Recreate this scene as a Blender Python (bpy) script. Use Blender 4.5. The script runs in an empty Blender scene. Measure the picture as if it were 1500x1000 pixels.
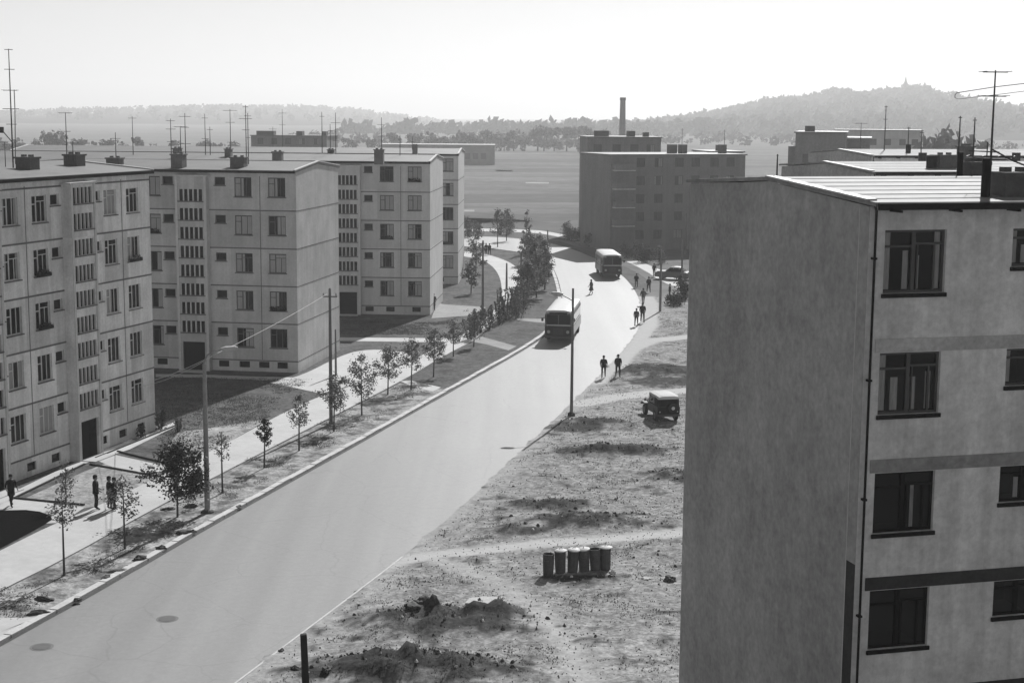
import bpy, bmesh, math, random
from mathutils import Vector, Matrix, Euler, noise as NZ
rnd = random.Random(7)
scene = bpy.context.scene
C = scene.collection
R_ = math.radians
PI = math.pi

# ------------------------------------------------------------------ camera
EYE = 19.0
F = 2250.0                                   # focal length in photo pixels (1500 wide)
PITCH, ROLL = R_(8.39), R_(0.43)
cam_d = bpy.data.cameras.new('camera'); cam = bpy.data.objects.new('camera', cam_d); C.objects.link(cam)
cam_d.sensor_width = 36.0; cam_d.lens = 36.0 * F / 1500.0
cam_d.clip_start = 0.5; cam_d.clip_end = 20000
fw = Vector((0, math.cos(PITCH), -math.sin(PITCH)))
up0 = Vector((0, math.sin(PITCH), math.cos(PITCH)))
rt0 = Vector((1, 0, 0))
rt = rt0 * math.cos(ROLL) + up0 * math.sin(ROLL)
up = up0 * math.cos(ROLL) - rt0 * math.sin(ROLL)
M = Matrix((rt, up, -fw)).transposed().to_4x4(); M.translation = (0, 0, EYE)
cam.matrix_world = M
scene.camera = cam

def ray(px, py):
    return fw + rt * ((px - 750) / F) + up * ((500 - py) / F)
def G(px, py, z=0.0):
    d = ray(px, py); t = (z - EYE) / d.z
    return Vector((d.x * t, d.y * t, z))
def at(px, py, Y):                            # point on the pixel's ray at depth Y
    d = ray(px, py); t = Y / d.y
    return Vector((d.x * t, Y, EYE + d.z * t))

# ------------------------------------------------------------------ materials (black and white film: greys only)
MATS = {}
def grey(v): return (v, v, v, 1)
def mat(name, v, rough=0.85, amp=0.25, scale=1.0, fine=12.0, fine_amp=0.15, streak=0.0, panel=None, spec=0.3, bump=0.0, metal=0.0, coord='pos', stretch=None, detail=6, mott=0.0, patch=None):
    if name in MATS: return MATS[name]
    m = bpy.data.materials.new(name); m.use_nodes = True
    nt = m.node_tree; N = nt.nodes; L = nt.links
    b = N['Principled BSDF']
    b.inputs['Roughness'].default_value = rough; b.inputs['Metallic'].default_value = metal
    b.inputs['Specular IOR Level'].default_value = spec
    if coord == 'pos': src = N.new('ShaderNodeNewGeometry').outputs['Position']
    else: src = N.new('ShaderNodeTexCoord').outputs['Object']
    def noise(sc, vec=None, det=detail):
        n = N.new('ShaderNodeTexNoise'); n.inputs['Scale'].default_value = sc; n.inputs['Detail'].default_value = det
        n.inputs['Roughness'].default_value = 0.62
        L.new(vec or src, n.inputs['Vector']); return n.outputs['Fac']
    def mapped(s, rot=0):
        mp = N.new('ShaderNodeMapping'); mp.inputs['Scale'].default_value = s; mp.inputs['Rotation'].default_value = (0, 0, rot)
        L.new(src, mp.inputs['Vector']); return mp.outputs['Vector']
    def math_(op, a, c):
        n = N.new('ShaderNodeMath'); n.operation = op
        for i, q in enumerate((a, c)):
            if isinstance(q, (int, float)): n.inputs[i].default_value = q
            else: L.new(q, n.inputs[i])
        return n.outputs[0]
    def factor(fac, a):                       # 1 + a*(fac-.5)*4 : noise lives in .3..7
        return math_('ADD', 1.0 - 2.0 * a, math_('MULTIPLY', fac, 4.0 * a))
    val = None
    def mul(x):
        nonlocal val
        val = x if val is None else math_('MULTIPLY', val, x)
    if amp: mul(factor(noise(scale, mapped(stretch[0], stretch[1]) if stretch else None), amp))
    if fine_amp: mul(factor(noise(fine, None, 3), fine_amp))
    if patch:                                 # soil patches with an outline of their own
        psc, lo, hi, pf = patch
        r = N.new('ShaderNodeMapRange'); r.inputs['From Min'].default_value = lo; r.inputs['From Max'].default_value = hi
        r.inputs['To Min'].default_value = 1.0; r.inputs['To Max'].default_value = pf
        L.new(noise(psc, None, 8), r.inputs['Value']); mul(r.outputs[0])
    if mott: mul(factor(noise(fine*2.7, None, 5), mott))
    if streak: mul(factor(noise(1.0, mapped((2.2, 2.2, 0.12)), 5), streak))
    if panel:                                 # tone differs a little from wall panel to wall panel
        pw, ph, off, pa = panel
        mp = N.new('ShaderNodeVectorMath'); mp.operation = 'SUBTRACT'; mp.inputs[1].default_value = (0, 0, off); L.new(src, mp.inputs[0])
        sn = N.new('ShaderNodeVectorMath'); sn.operation = 'SNAP'; sn.inputs[1].default_value = (pw, 50.0, ph); L.new(mp.outputs[0], sn.inputs[0])
        wn = N.new('ShaderNodeTexWhiteNoise'); wn.noise_dimensions = '3D'; L.new(sn.outputs[0], wn.inputs['Vector'])
        mul(math_('ADD', 1.0 - pa, math_('MULTIPLY', wn.outputs['Value'], 2 * pa)))
    if val is None:
        b.inputs['Base Color'].default_value = grey(v)
    else:
        x = math_('MULTIPLY', val, v)
        cl = N.new('ShaderNodeClamp'); cl.inputs['Min'].default_value = 0.008; cl.inputs['Max'].default_value = 0.85
        L.new(x, cl.inputs['Value']); L.new(cl.outputs[0], b.inputs['Base Color'])
    if bump:
        bp = N.new('ShaderNodeBump'); bp.inputs['Strength'].default_value = bump; bp.inputs['Distance'].default_value = 0.05
        L.new(noise(fine), bp.inputs['Height']); L.new(bp.outputs[0], b.inputs['Normal'])
    MATS[name] = m; return m

def leaf_mat(name, v):
    if name in MATS: return MATS[name]
    m = bpy.data.materials.new(name); m.use_nodes = True
    nt = m.node_tree; N = nt.nodes; L = nt.links
    b = N['Principled BSDF']; b.inputs['Roughness'].default_value = 0.6; b.inputs['Specular IOR Level'].default_value = 0.25
    ri = N.new('ShaderNodeNewGeometry')
    mr = N.new('ShaderNodeMapRange'); mr.inputs['To Min'].default_value = v * 0.55; mr.inputs['To Max'].default_value = v * 1.5
    L.new(ri.outputs['Random Per Island'], mr.inputs['Value']); L.new(mr.outputs[0], b.inputs['Base Color'])
    tr = N.new('ShaderNodeBsdfTranslucent'); L.new(mr.outputs[0], tr.inputs['Color'])
    mx = N.new('ShaderNodeMixShader'); mx.inputs[0].default_value = 0.3
    L.new(b.outputs[0], mx.inputs[1]); L.new(tr.outputs[0], mx.inputs[2]); L.new(mx.outputs[0], N['Material Output'].inputs['Surface'])
    MATS[name] = m; return m

def glass_mat(name):
    if name in MATS: return MATS[name]
    m = bpy.data.materials.new(name); m.use_nodes = True
    nt = m.node_tree; N = nt.nodes; L = nt.links
    N.remove(N['Principled BSDF'])
    t = N.new('ShaderNodeBsdfTransparent'); t.inputs['Color'].default_value = grey(0.75)
    g = N.new('ShaderNodeBsdfGlossy'); g.inputs['Roughness'].default_value = 0.03
    fr = N.new('ShaderNodeFresnel'); fr.inputs['IOR'].default_value = 1.45
    mx = N.new('ShaderNodeMixShader'); L.new(fr.outputs[0], mx.inputs[0]); L.new(t.outputs[0], mx.inputs[1]); L.new(g.outputs[0], mx.inputs[2])
    L.new(mx.outputs[0], N['Material Output'].inputs['Surface'])
    MATS[name] = m; return m

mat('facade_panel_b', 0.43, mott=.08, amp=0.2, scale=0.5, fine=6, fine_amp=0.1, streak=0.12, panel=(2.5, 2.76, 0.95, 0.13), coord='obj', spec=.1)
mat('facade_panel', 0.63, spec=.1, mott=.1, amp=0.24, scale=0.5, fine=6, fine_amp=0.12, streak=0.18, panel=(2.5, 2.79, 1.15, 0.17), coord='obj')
mat('facade_panel_far', 0.50, spec=.1, amp=0.12, scale=0.5, fine=5, fine_amp=0.08, streak=0.10, panel=(2.5, 2.75, 0.95, 0.12), coord='obj')
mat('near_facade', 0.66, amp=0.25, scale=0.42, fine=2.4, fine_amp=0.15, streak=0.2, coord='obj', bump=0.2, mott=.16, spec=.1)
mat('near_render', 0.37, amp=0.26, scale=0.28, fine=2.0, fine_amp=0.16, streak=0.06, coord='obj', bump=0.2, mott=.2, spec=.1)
mat('dark_brickwork', 0.19, amp=0.15, scale=0.4, fine=4, fine_amp=0.15, streak=0.12, coord='obj')
mat('joint', 0.13, amp=0.25, scale=1.2, fine_amp=0)
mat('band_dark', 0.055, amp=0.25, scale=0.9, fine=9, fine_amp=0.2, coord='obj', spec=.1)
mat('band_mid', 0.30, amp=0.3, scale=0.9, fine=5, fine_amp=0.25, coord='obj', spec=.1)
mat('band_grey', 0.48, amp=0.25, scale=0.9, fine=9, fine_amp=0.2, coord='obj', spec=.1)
mat('curtain_dim', 0.75, amp=0.35, scale=6, fine_amp=0, coord='obj', stretch=((3, 3, 0.3), 0))
mat('trim_pale', 0.52, amp=0.12, scale=1.5, fine=8, fine_amp=0.1, streak=0.12, coord='obj')
mat('bitumen', 0.12, rough=0.6, amp=0.2, scale=0.35, fine=4, fine_amp=0.12, spec=0.4)
mat('roof_sheet', 0.24, rough=0.7, amp=0.3, scale=0.6, fine=1.6, fine_amp=0.25, spec=0.2, coord='obj', stretch=((0.12, 2.4, 1), 0), mott=.12)
mat('chimney_render', 0.11, amp=0.25, scale=1.5, fine=8, fine_amp=0.2)
mat('frame_paint', 0.55, rough=0.5, amp=0.15, scale=2, fine_amp=0)
mat('frame_dull', 0.08, rough=0.5, amp=0.25, scale=2, fine_amp=0)
mat('frame_dark', 0.012, rough=0.7, spec=.1, amp=0.25, scale=2, fine_amp=0)
mat('pane_reflect_tone', 0.10, rough=0.3, amp=.3, scale=.6, fine_amp=0, spec=0.15)  # paler pane grey: reflection off the glass put into the colour
mat('pane_dark', 0.008, rough=0.08, amp=0, fine_amp=0, spec=0.10)
mat('curtain', 0.30, amp=0.25, scale=6, fine_amp=0, coord='obj', stretch=((3, 3, 0.3), 0))
mat('room_dark', 0.004, amp=0.3, scale=1, fine_amp=0)
glass_mat('glass')
mat('sill', 0.10, amp=0.2, scale=3, fine_amp=0)
mat('door_dark', 0.006, rough=0.9, spec=.05, amp=0.3, scale=2, fine_amp=0)
mat('asphalt', 0.205, rough=0.52, amp=0.16, scale=0.09, fine=3.0, fine_amp=0.07, mott=.08, spec=0.45, stretch=((1.0, 0.25, 1), R_(17)))
def asphalt_wear():
    nt = MATS['asphalt'].node_tree; N = nt.nodes; L = nt.links; b = N['Principled BSDF']; old = b.inputs['Base Color'].links[0].from_socket
    geo = N.new('ShaderNodeNewGeometry')
    mp = N.new('ShaderNodeMapping'); mp.inputs['Rotation'].default_value = (0, 0, R_(17)); mp.inputs['Scale'].default_value = (.75, .025, 1); L.new(geo.outputs['Position'], mp.inputs['Vector'])
    n1 = N.new('ShaderNodeTexNoise'); n1.inputs['Scale'].default_value = 1.0; n1.inputs['Detail'].default_value = 5; L.new(mp.outputs[0], n1.inputs['Vector'])
    r1 = N.new('ShaderNodeMapRange'); r1.inputs['From Min'].default_value = .3; r1.inputs['From Max'].default_value = .7; r1.inputs['To Min'].default_value = .90; r1.inputs['To Max'].default_value = 1.10; L.new(n1.outputs['Fac'], r1.inputs['Value'])
    nw = N.new('ShaderNodeTexNoise'); nw.inputs['Scale'].default_value = .9; nw.inputs['Detail'].default_value = 4; L.new(geo.outputs['Position'], nw.inputs['Vector'])
    ad = N.new('ShaderNodeMix'); ad.data_type = 'RGBA'; ad.inputs[0].default_value = .35; L.new(geo.outputs['Position'], ad.inputs[6]); L.new(nw.outputs['Color'], ad.inputs[7])
    vo = N.new('ShaderNodeTexVoronoi'); vo.feature = 'DISTANCE_TO_EDGE'; vo.inputs['Scale'].default_value = .33; L.new(ad.outputs[2], vo.inputs['Vector'])
    r2 = N.new('ShaderNodeMapRange'); r2.inputs['From Min'].default_value = .0; r2.inputs['From Max'].default_value = .008; r2.inputs['To Min'].default_value = .84; r2.inputs['To Max'].default_value = 1.0; L.new(vo.outputs['Distance'], r2.inputs['Value'])
    m1 = N.new('ShaderNodeMath'); m1.operation = 'MULTIPLY'; L.new(r1.outputs[0], m1.inputs[0]); L.new(r2.outputs[0], m1.inputs[1])
    vm = N.new('ShaderNodeVectorMath'); vm.operation = 'SCALE'; L.new(old, vm.inputs[0]); L.new(m1.outputs[0], vm.inputs['Scale']); L.new(vm.outputs[0], b.inputs['Base Color'])
asphalt_wear()
mat('concrete_path', 0.42, rough=0.8, amp=0.12, scale=0.35, fine=2.5, fine_amp=0.08)
mat('kerb', 0.46, rough=0.8, amp=0.15, scale=0.9, fine=6, fine_amp=0.12)
mat('dry_earth', 0.30, amp=0.25, scale=0.5, fine=2.5, fine_amp=0.3, bump=0.8, mott=.4, spec=.03, patch=(.9, .54, .66, .55))
mat('verge_earth', 0.30, amp=0.25, scale=0.4, fine=2.6, fine_amp=0.35, bump=1.0, mott=.5, spec=.03, patch=(.75, .48, .60, .38))
mat('lawn', 0.105, amp=0.3, scale=0.3, fine=2.2, fine_amp=0.3, bump=0.8, mott=.4, spec=.03, patch=(.5, .5, .66, .6))
mat('soil_and_shadow', 0.008, amp=0.3, scale=0.6, fine=4, fine_amp=0.3, bump=0.6, spec=0.0, rough=1)  # near-black tone for the shadow painted before the near left block
mat('field', 0.185, spec=0.0, mott=.2, amp=0.3, scale=0.02, fine=0.12, fine_amp=0.16, stretch=((0.6, 2.0, 1), R_(4)))
mat('field_light', 0.15, spec=0.0, amp=0.15, scale=0.03, fine=0.2, fine_amp=0.12)
mat('field_dark', 0.10, spec=0.0, amp=0.2, scale=0.03, fine=0.2, fine_amp=0.2)
mat('bare_track', 0.30, amp=0.15, scale=0.4, fine=3.5, fine_amp=0.12, mott=.12, spec=.05)
mat('hillside', 0.035, spec=0.0, amp=0.2, scale=0.01, fine=0.06, fine_amp=0.15)
mat('metal_dark', 0.06, rough=0.5, amp=0.2, scale=2, fine_amp=0, metal=0.3)
mat('pole_concrete', 0.24, amp=0.2, scale=1.5, fine=9, fine_amp=0.12)
mat('steel_grey', 0.12, rough=0.5, amp=0.2, scale=2, fine_amp=0)
mat('wire', 0.5, rough=0.3, amp=0, fine_amp=0, metal=0.6)
mat('bark', 0.06, amp=0.3, scale=5, fine_amp=0)
leaf_mat('leaf', 0.115); leaf_mat('leaf_dark', 0.04); leaf_mat('leaf_pale', 0.11); mat('leaf_wood', 0.035, amp=0.3, scale=0.02, fine_amp=0, spec=0)
leaf_mat('leaf_far', 0.10)
leaf_mat('grass_blade', 0.10)
mat('tyre', 0.015, amp=0.2, scale=6, fine_amp=0); mat('hub', 0.5, rough=0.35, amp=0.1, scale=4, fine_amp=0, metal=0.4)
mat('paint_dark', 0.007, rough=0.45, amp=0.2, scale=1.5, fine_amp=0, spec=0.25)
mat('paint_mid', 0.08, rough=0.35, amp=0.15, scale=1.2, fine_amp=0, spec=0.5)
mat('paint_pale', 0.42, rough=0.4, amp=0.12, scale=1.2, fine_amp=0, spec=0.5)
mat('canvas_pale', 0.46, rough=0.8, amp=0.12, scale=2.5, fine_amp=0)
mat('lamp_glass', 0.35, rough=0.1, amp=0, fine_amp=0, spec=0.6)
mat('chrome', 0.6, rough=0.2, amp=0, fine_amp=0, metal=0.9)
mat('cloth_dark', 0.009, amp=0.25, scale=6, fine_amp=0); mat('cloth_black', 0.004, amp=0.2, scale=6, fine_amp=0); mat('cloth_mid', 0.06, amp=0.2, scale=6, fine_amp=0); mat('cloth_pale', 0.35, amp=0.15, scale=6, fine_amp=0)
mat('skin', 0.22, amp=0.1, scale=8, fine_amp=0); mat('hair', 0.015, amp=0.2, scale=20, fine_amp=0)
mat('rusty_iron', 0.05, rough=0.7, amp=0.4, scale=4, fine=16, fine_amp=0.25)
mat('lid_pale', 0.42, rough=0.6, amp=0.2, scale=5, fine_amp=0)
mat('cover_iron', 0.10, amp=.2, scale=3, fine_amp=0); mat('cover_ring', 0.15, amp=.2, scale=3, fine_amp=0)
mat('rubble', 0.05, amp=0.35, scale=4, fine=14, fine_amp=0.2); mat('rubble_pale', 0.45, amp=0.2, scale=5, fine_amp=0)
mat('old_timber', 0.012, amp=0.35, scale=3, fine=14, fine_amp=0.2, coord='obj')
mat('brick_pale', 0.22, amp=0.2, scale=0.5, fine=3, fine_amp=0.15)

# ------------------------------------------------------------------ mesh builder
class MB:
    def __init__(s): s.v = []; s.f = []; s.m = []
    def add(s, vs, fs, mi=0, T=None):
        o = len(s.v)
        s.v += [tuple(T @ Vector(p)) if T else tuple(p) for p in vs]
        s.f += [tuple(i + o for i in f) for f in fs]; s.m += [mi] * len(fs)
        return s
    def box(s, x0, x1, y0, y1, z0, z1, mi=0, T=None):
        return s.add([(x0,y0,z0),(x1,y0,z0),(x1,y1,z0),(x0,y1,z0),(x0,y0,z1),(x1,y0,z1),(x1,y1,z1),(x0,y1,z1)],
              [(0,3,2,1),(4,5,6,7),(0,1,5,4),(1,2,6,5),(2,3,7,6),(3,0,4,7)], mi, T)
    def tube(s, pts, rads, n=8, mi=0, T=None, cap=True):
        pts = [Vector(p) for p in pts]
        if not isinstance(rads, (list, tuple)): rads = [rads] * len(pts)
        vs = []; fs = []
        for i, p in enumerate(pts):
            d = (pts[min(i+1, len(pts)-1)] - pts[max(i-1, 0)]).normalized()
            a = d.orthogonal().normalized() if abs(d.z) < 0.95 else Vector((1,0,0)); a = (a - d * a.dot(d)).normalized(); b = d.cross(a)
            for k in range(n):
                t = 2*PI*k/n; vs.append(p + (a*math.cos(t) + b*math.sin(t)) * rads[i])
        for i in range(len(pts)-1):
            for k in range(n):
                k2 = (k+1) % n; fs.append((i*n+k, i*n+k2, (i+1)*n+k2, (i+1)*n+k))
        if cap: fs.append(tuple(range(n-1,-1,-1))); fs.append(tuple((len(pts)-1)*n+k for k in range(n)))
        return s.add(vs, fs, mi, T)
    def lathe(s, prof, n=16, mi=0, T=None):      # prof: (r, z)
        vs = []; fs = []
        for r, z in prof:
            for k in range(n): t = 2*PI*k/n; vs.append((r*math.cos(t), r*math.sin(t), z))
        for i in range(len(prof)-1):
            for k in range(n):
                k2 = (k+1) % n; fs.append((i*n+k, i*n+k2, (i+1)*n+k2, (i+1)*n+k))
        fs.append(tuple(range(n-1,-1,-1))); fs.append(tuple((len(prof)-1)*n+k for k in range(n)))
        return s.add(vs, fs, mi, T)
    def loft(s, secs, mi=0, T=None):
        n = len(secs[0]); vs = [p for q in secs for p in q]; fs = []
        for i in range(len(secs)-1):
            for k in range(n):
                k2 = (k+1) % n; fs.append((i*n+k, i*n+k2, (i+1)*n+k2, (i+1)*n+k))
        fs.append(tuple(range(n-1,-1,-1))); fs.append(tuple((len(secs)-1)*n+k for k in range(n)))
        return s.add(vs, fs, mi, T)
    def prism(s, poly, z0, z1, mi=0, T=None):
        n = len(poly)
        return s.add([(p[0],p[1],z0) for p in poly] + [(p[0],p[1],z1) for p in poly],
              [tuple(range(n-1,-1,-1)), tuple(range(n,2*n))] + [(k,(k+1)%n,n+(k+1)%n,n+k) for k in range(n)], mi, T)
    def mesh(s, name, mats):
        me = bpy.data.meshes.new(name); me.from_pydata(s.v, [], s.f)
        if isinstance(mats, str): mats = [mats]
        for m in mats: me.materials.append(MATS[m])
        me.polygons.foreach_set('material_index', s.m)
        bm = bmesh.new(); bm.from_mesh(me); bmesh.ops.recalc_face_normals(bm, faces=bm.faces); bm.to_mesh(me); bm.free()
        me.update(); return me
    def build(s, name, mats, parent=None, smooth=False, bevel=0, loc=None, rot=None):
        me = s.mesh(name, mats)
        if smooth:
            me.polygons.foreach_set('use_smooth', [True]*len(me.polygons))
        o = link(name, me, parent, loc, rot)
        if bevel:
            md = o.modifiers.new('b', 'BEVEL'); md.width = bevel; md.segments = 2; md.limit_method = 'ANGLE'
        return o

def link(name, data, parent=None, loc=None, rot=None):
    o = bpy.data.objects.new(name, data); C.objects.link(o)
    if parent: o.parent = parent
    if loc is not None: o.location = loc
    if rot is not None: o.rotation_euler = rot
    return o
def tag(o, label=None, cat=None, group=None, kind=None):
    if label: o['label'] = label
    if cat: o['category'] = cat
    if group: o['group'] = group
    if kind: o['kind'] = kind
    return o
def empty(name, loc, rz, label, cat, group=None):
    o = link(name, None, None, loc, (0, 0, rz)); o.empty_display_size = 0.3
    return tag(o, label, cat, group)
def copy_tree(o, parent=None):
    c = o.copy(); C.objects.link(c)
    if parent: c.parent = parent
    for ch in list(o.children): copy_tree(ch, c)
    return c
def sheet(name, px, z, m, kind='structure', thick=0.0, smooth=0, world=None):
    pts = [G(x, y, z) for x, y in px] if world is None else world
    if thick:
        mb = MB().prism([(p.x, p.y) for p in pts], z - thick, z)
    else:
        mb = MB().add([(p[0], p[1], z) for p in pts], [tuple(range(len(pts)))])
    me = mb.mesh(name, m)
    bm = bmesh.new(); bm.from_mesh(me); bmesh.ops.triangulate(bm, faces=[f for f in bm.faces if len(f.verts) > 4]); bm.to_mesh(me); bm.free()
    o = link(name, me); o['kind'] = kind; return o
def chaikin(px, n=2):
    for _ in range(n):
        q = [px[0]]
        for a, b in zip(px, px[1:]):
            q += [(a[0]*.75+b[0]*.25, a[1]*.75+b[1]*.25), (a[0]*.25+b[0]*.75, a[1]*.25+b[1]*.75)]
        px = q + [px[-1]]
    return px
def inside(x, y, poly):
    c = False; n = len(poly); j = n-1
    for i in range(n):
        xi, yi = poly[i][0], poly[i][1]; xj, yj = poly[j][0], poly[j][1]
        if (yi > y) != (yj > y) and x < (xj-xi)*(y-yi)/(yj-yi)+xi: c = not c
        j = i
    return c
SKY_STRENGTH=0.10; SUN_STRENGTH=3.2; EXPOSURE=0.0; HAZE=0.0008; HAZE_G=0.35
EXPOSURE=0.36; SUN_STRENGTH=4.9; SKY_STRENGTH=0.062; HAZE=0.00035; DUST=0.3
# ------------------------------------------------------------------ sky, sun, air
SUN_AZ, SUN_EL = R_(17), R_(37)
w = bpy.data.worlds.new('World'); scene.world = w; w.use_nodes = True
wn = w.node_tree; bgn = wn.nodes['Background']
sky = wn.nodes.new('ShaderNodeTexSky'); sky.sky_type = 'NISHITA'; sky.sun_disc = False
sky.sun_elevation = SUN_EL; sky.sun_rotation = SUN_AZ; sky.air_density = 1.0; sky.dust_density = DUST
bw = wn.nodes.new('ShaderNodeRGBToBW'); wn.links.new(sky.outputs[0], bw.inputs[0]); wn.links.new(bw.outputs[0], bgn.inputs['Color'])
bgn.inputs['Strength'].default_value = SKY_STRENGTH
sd = bpy.data.lights.new('sun', 'SUN'); sd.energy = SUN_STRENGTH; sd.angle = R_(0.6); so = link('sun', sd)
sv = Vector((math.cos(SUN_EL)*math.sin(SUN_AZ), math.cos(SUN_EL)*math.cos(SUN_AZ), math.sin(SUN_EL)))
so.rotation_euler = (-sv).to_track_quat('-Z', 'Y').to_euler(); so.location = (30, 60, 80)
scene.view_settings.view_transform = 'Standard'; scene.view_settings.look = 'None'
scene.view_settings.exposure = EXPOSURE; scene.view_settings.gamma = 1.0
scene.cycles.max_bounces = 6; scene.cycles.volume_bounces = 0; scene.cycles.transparent_max_bounces = 12
scene.cycles.use_denoising = True
if HAZE:
    hm = bpy.data.materials.new('haze'); hm.use_nodes = True; hn = hm.node_tree
    hn.nodes.remove(hn.nodes['Principled BSDF'])
    pv = hn.nodes.new('ShaderNodeVolumePrincipled'); pv.inputs['Color'].default_value = grey(0.95)
    pv.inputs['Density'].default_value = HAZE; pv.inputs['Anisotropy'].default_value = HAZE_G
    hn.links.new(pv.outputs[0], hn.nodes['Material Output'].inputs['Volume'])
    MATS['haze'] = hm
    o = MB().box(-4200, 4200, -40, 6600, -1, 140).build('haze', 'haze'); o['kind'] = 'stuff'

# ------------------------------------------------------------------ ground, roads, paths
MB().add([(-4000,-30,0),(4000,-30,0),(4000,6400,0),(-4000,6400,0)], [(0,1,2,3)]).build('ground', 'field')['kind'] = 'structure'
road_l = chaikin([(-160,1031),(0,942),(130,871),(300,773),(500,662),(650,577),(760,516),(806,486),(820,462),(822,438),(815,408),(806,388),(790,376),(760,370),(726,365.5),(690,361),(600,356)], 2)
road_r = chaikin([(250,1070),(345,1000),(445,925),(545,850),(640,775),(705,716),(780,645),(840,588),(900,528),(934,488),(942,458),(934,430),(912,402),(880,381),(840,364),(806,355),(760,349.5),(720,346.5),(600,345)], 2)
RP = [G(x, y) for x, y in road_l] + [G(x, y) for x, y in reversed(road_r)]
sheet('road', None, 0.012, 'asphalt', world=RP)
ROADPOLY = [(p.x, p.y) for p in RP]
# ground left of the kerb stands a step above the road
left_px = road_l[:-14]
LW = [G(x, y) for x, y in left_px]
land = [Vector((-60, LW[0].y, 0))] + LW + [G(700,362.5), G(560,362), Vector((-90, 235, 0)), Vector((-110, 150, 0))]
sheet('lawn', None, 0.10, 'lawn', thick=0.2, world=land)
# kerb: a real step of stones
kmb = MB()
kp = [G(x, y) for x, y in road_l[:-6]]
for a, b in zip(kp, kp[1:]):
    d = (b - a); L = d.length; d.normalize(); nrm = Vector((d.y, -d.x, 0)); k = max(1, int(L/1.0))
    for i in range(k):
        p = a + d*(L*i/k + .025); q = a + d*(L*(i+1)/k - .025); h = .145 + rnd.uniform(-.02,.02)
        o1 = nrm*rnd.uniform(.05,.08); o2 = -nrm*.27
        kmb.prism([(r.x, r.y) for r in (p+o1, q+o1, q+o2, p+o2)], 0, h)
tag(kmb.build('kerb', 'kerb'), kind='structure')
gmb = MB()
for a, b in zip(kp, kp[1:]):                 # silt lying in the gutter
    d = (b-a).normalized(); nrm = Vector((d.y, -d.x, 0)); w_ = .17 + .05*NZ.noise((a.y*.5, 0, 0))
    gmb.add([a+nrm*.05+Vector((0,0,.017)), b+nrm*.05+Vector((0,0,.017)), b+nrm*(.05+w_)+Vector((0,0,.017)), a+nrm*(.05+w_)+Vector((0,0,.017))], [(0,1,2,3)])
tag(gmb.build('gutter', 'rubble'), kind='structure')
# edge stones along the right side of the road
emb = MB()
ep = [G(x, y) for x, y in chaikin([(300,1034),(345,1000),(445,925),(545,850),(590,815)], 1)]
for a, b in zip(ep, ep[1:]):
    d = (b-a).normalized(); n_ = Vector((d.y, -d.x, 0))*.04
    emb.prism([(r.x, r.y) for r in (a+n_, b+n_, b-n_, a-n_)], 0, .022)
tag(emb.build('edge_stones', 'kerb'), kind='structure')
# pavement of the left side
low = chaikin([(-120,928),(0,864),(100,815),(220,747),(380,664),(486,610),(588,558),(650,521),(694,498)], 1)
right_c = chaikin([(712,483),(736,461),(756,440),(765,418),(762,398),(752,386.5),(726,375.5),(692,368),(630,365)], 2)
left_c = chaikin([(630,371),(690,376),(716,384.5),(731,401),(736,424),(732,445),(720,459),(700,475),(668,495),(640,508)], 2)
upp = chaikin([(600,530),(540,556),(500,570),(460,583),(396,614),(330,650),(240,694),(150,738),(76,768),(0,806),(-120,866)], 1)
sheet('pavement', low + right_c + left_c + upp, 0.118, 'concrete_path')
sheet('path_by_block', chaikin([(395,560),(440,551),(498,521),(530,512),(575,512),(612,521),(560,546),(520,563),(470,576)], 2), 0.112, 'concrete_path')
sheet('path_across_lawn', [(228,552),(300,553),(380,556.5),(450,557.5),(450,553),(380,551.5),(300,548.5),(228,547.5)], 0.108, 'concrete_path')
sheet('path_to_far_block', [(498,499),(560,500),(625,501),(690,500),(690,495.5),(625,495),(560,494.5),(498,494)], 0.106, 'concrete_path')
sheet('path_behind_far_block', [(632,466),(690,462),(712,450),(690,448),(655,446),(640,444)], 0.106, 'bare_track')
sheet('entrance_path', [(137,672),(160,664),(215,676),(245,683),(228,697),(180,690)], 0.114, 'concrete_path')
sheet('near_entrance_path', [(-60,735),(20,728),(70,736),(124,743),(90,765),(40,768),(-40,772)], 0.114, 'concrete_path')
sheet('bare_ground', [(22,736),(124,690),(172,672),(236,700),(160,737),(124,744)], 0.110, 'dry_earth')
sheet('bare_ground', [(262,632),(300,628),(396,612),(330,650),(250,690),(232,688),(240,660)], 0.109, 'dry_earth')
sheet('painted_shadow', chaikin([(-80,752),(0,747),(50,746),(82,757),(60,771),(0,803),(-100,852)],1), 0.122, 'soil_and_shadow')  # building shadow painted on the ground as a near-black sheet
fb = [G(x, y, .0) for x, y in ((-90,772),(12,727),(120,675),(185,655),(256,620),(262,625),(190,661),(124,682),(15,735),(-85,781))]
sheet('building_apron', None, 0.125, 'concrete_path', world=fb)
am = MB()
for pa, pb in (((15,736),(124,683)), ((140,674),(256,627)), ((22,733),(124,743)), ((172,664),(245,682)), ((132,683),(232,701))):
    a, b = G(*pa, .0), G(*pb, .0); d = (b-a).normalized(); n_ = Vector((d.y,-d.x,0))*.045
    am.prism([(r.x, r.y) for r in (a+n_, b+n_, b-n_, a-n_)], 0.05, .19)
tag(am.build('path_kerbs', 'band_dark'), kind='structure')
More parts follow.
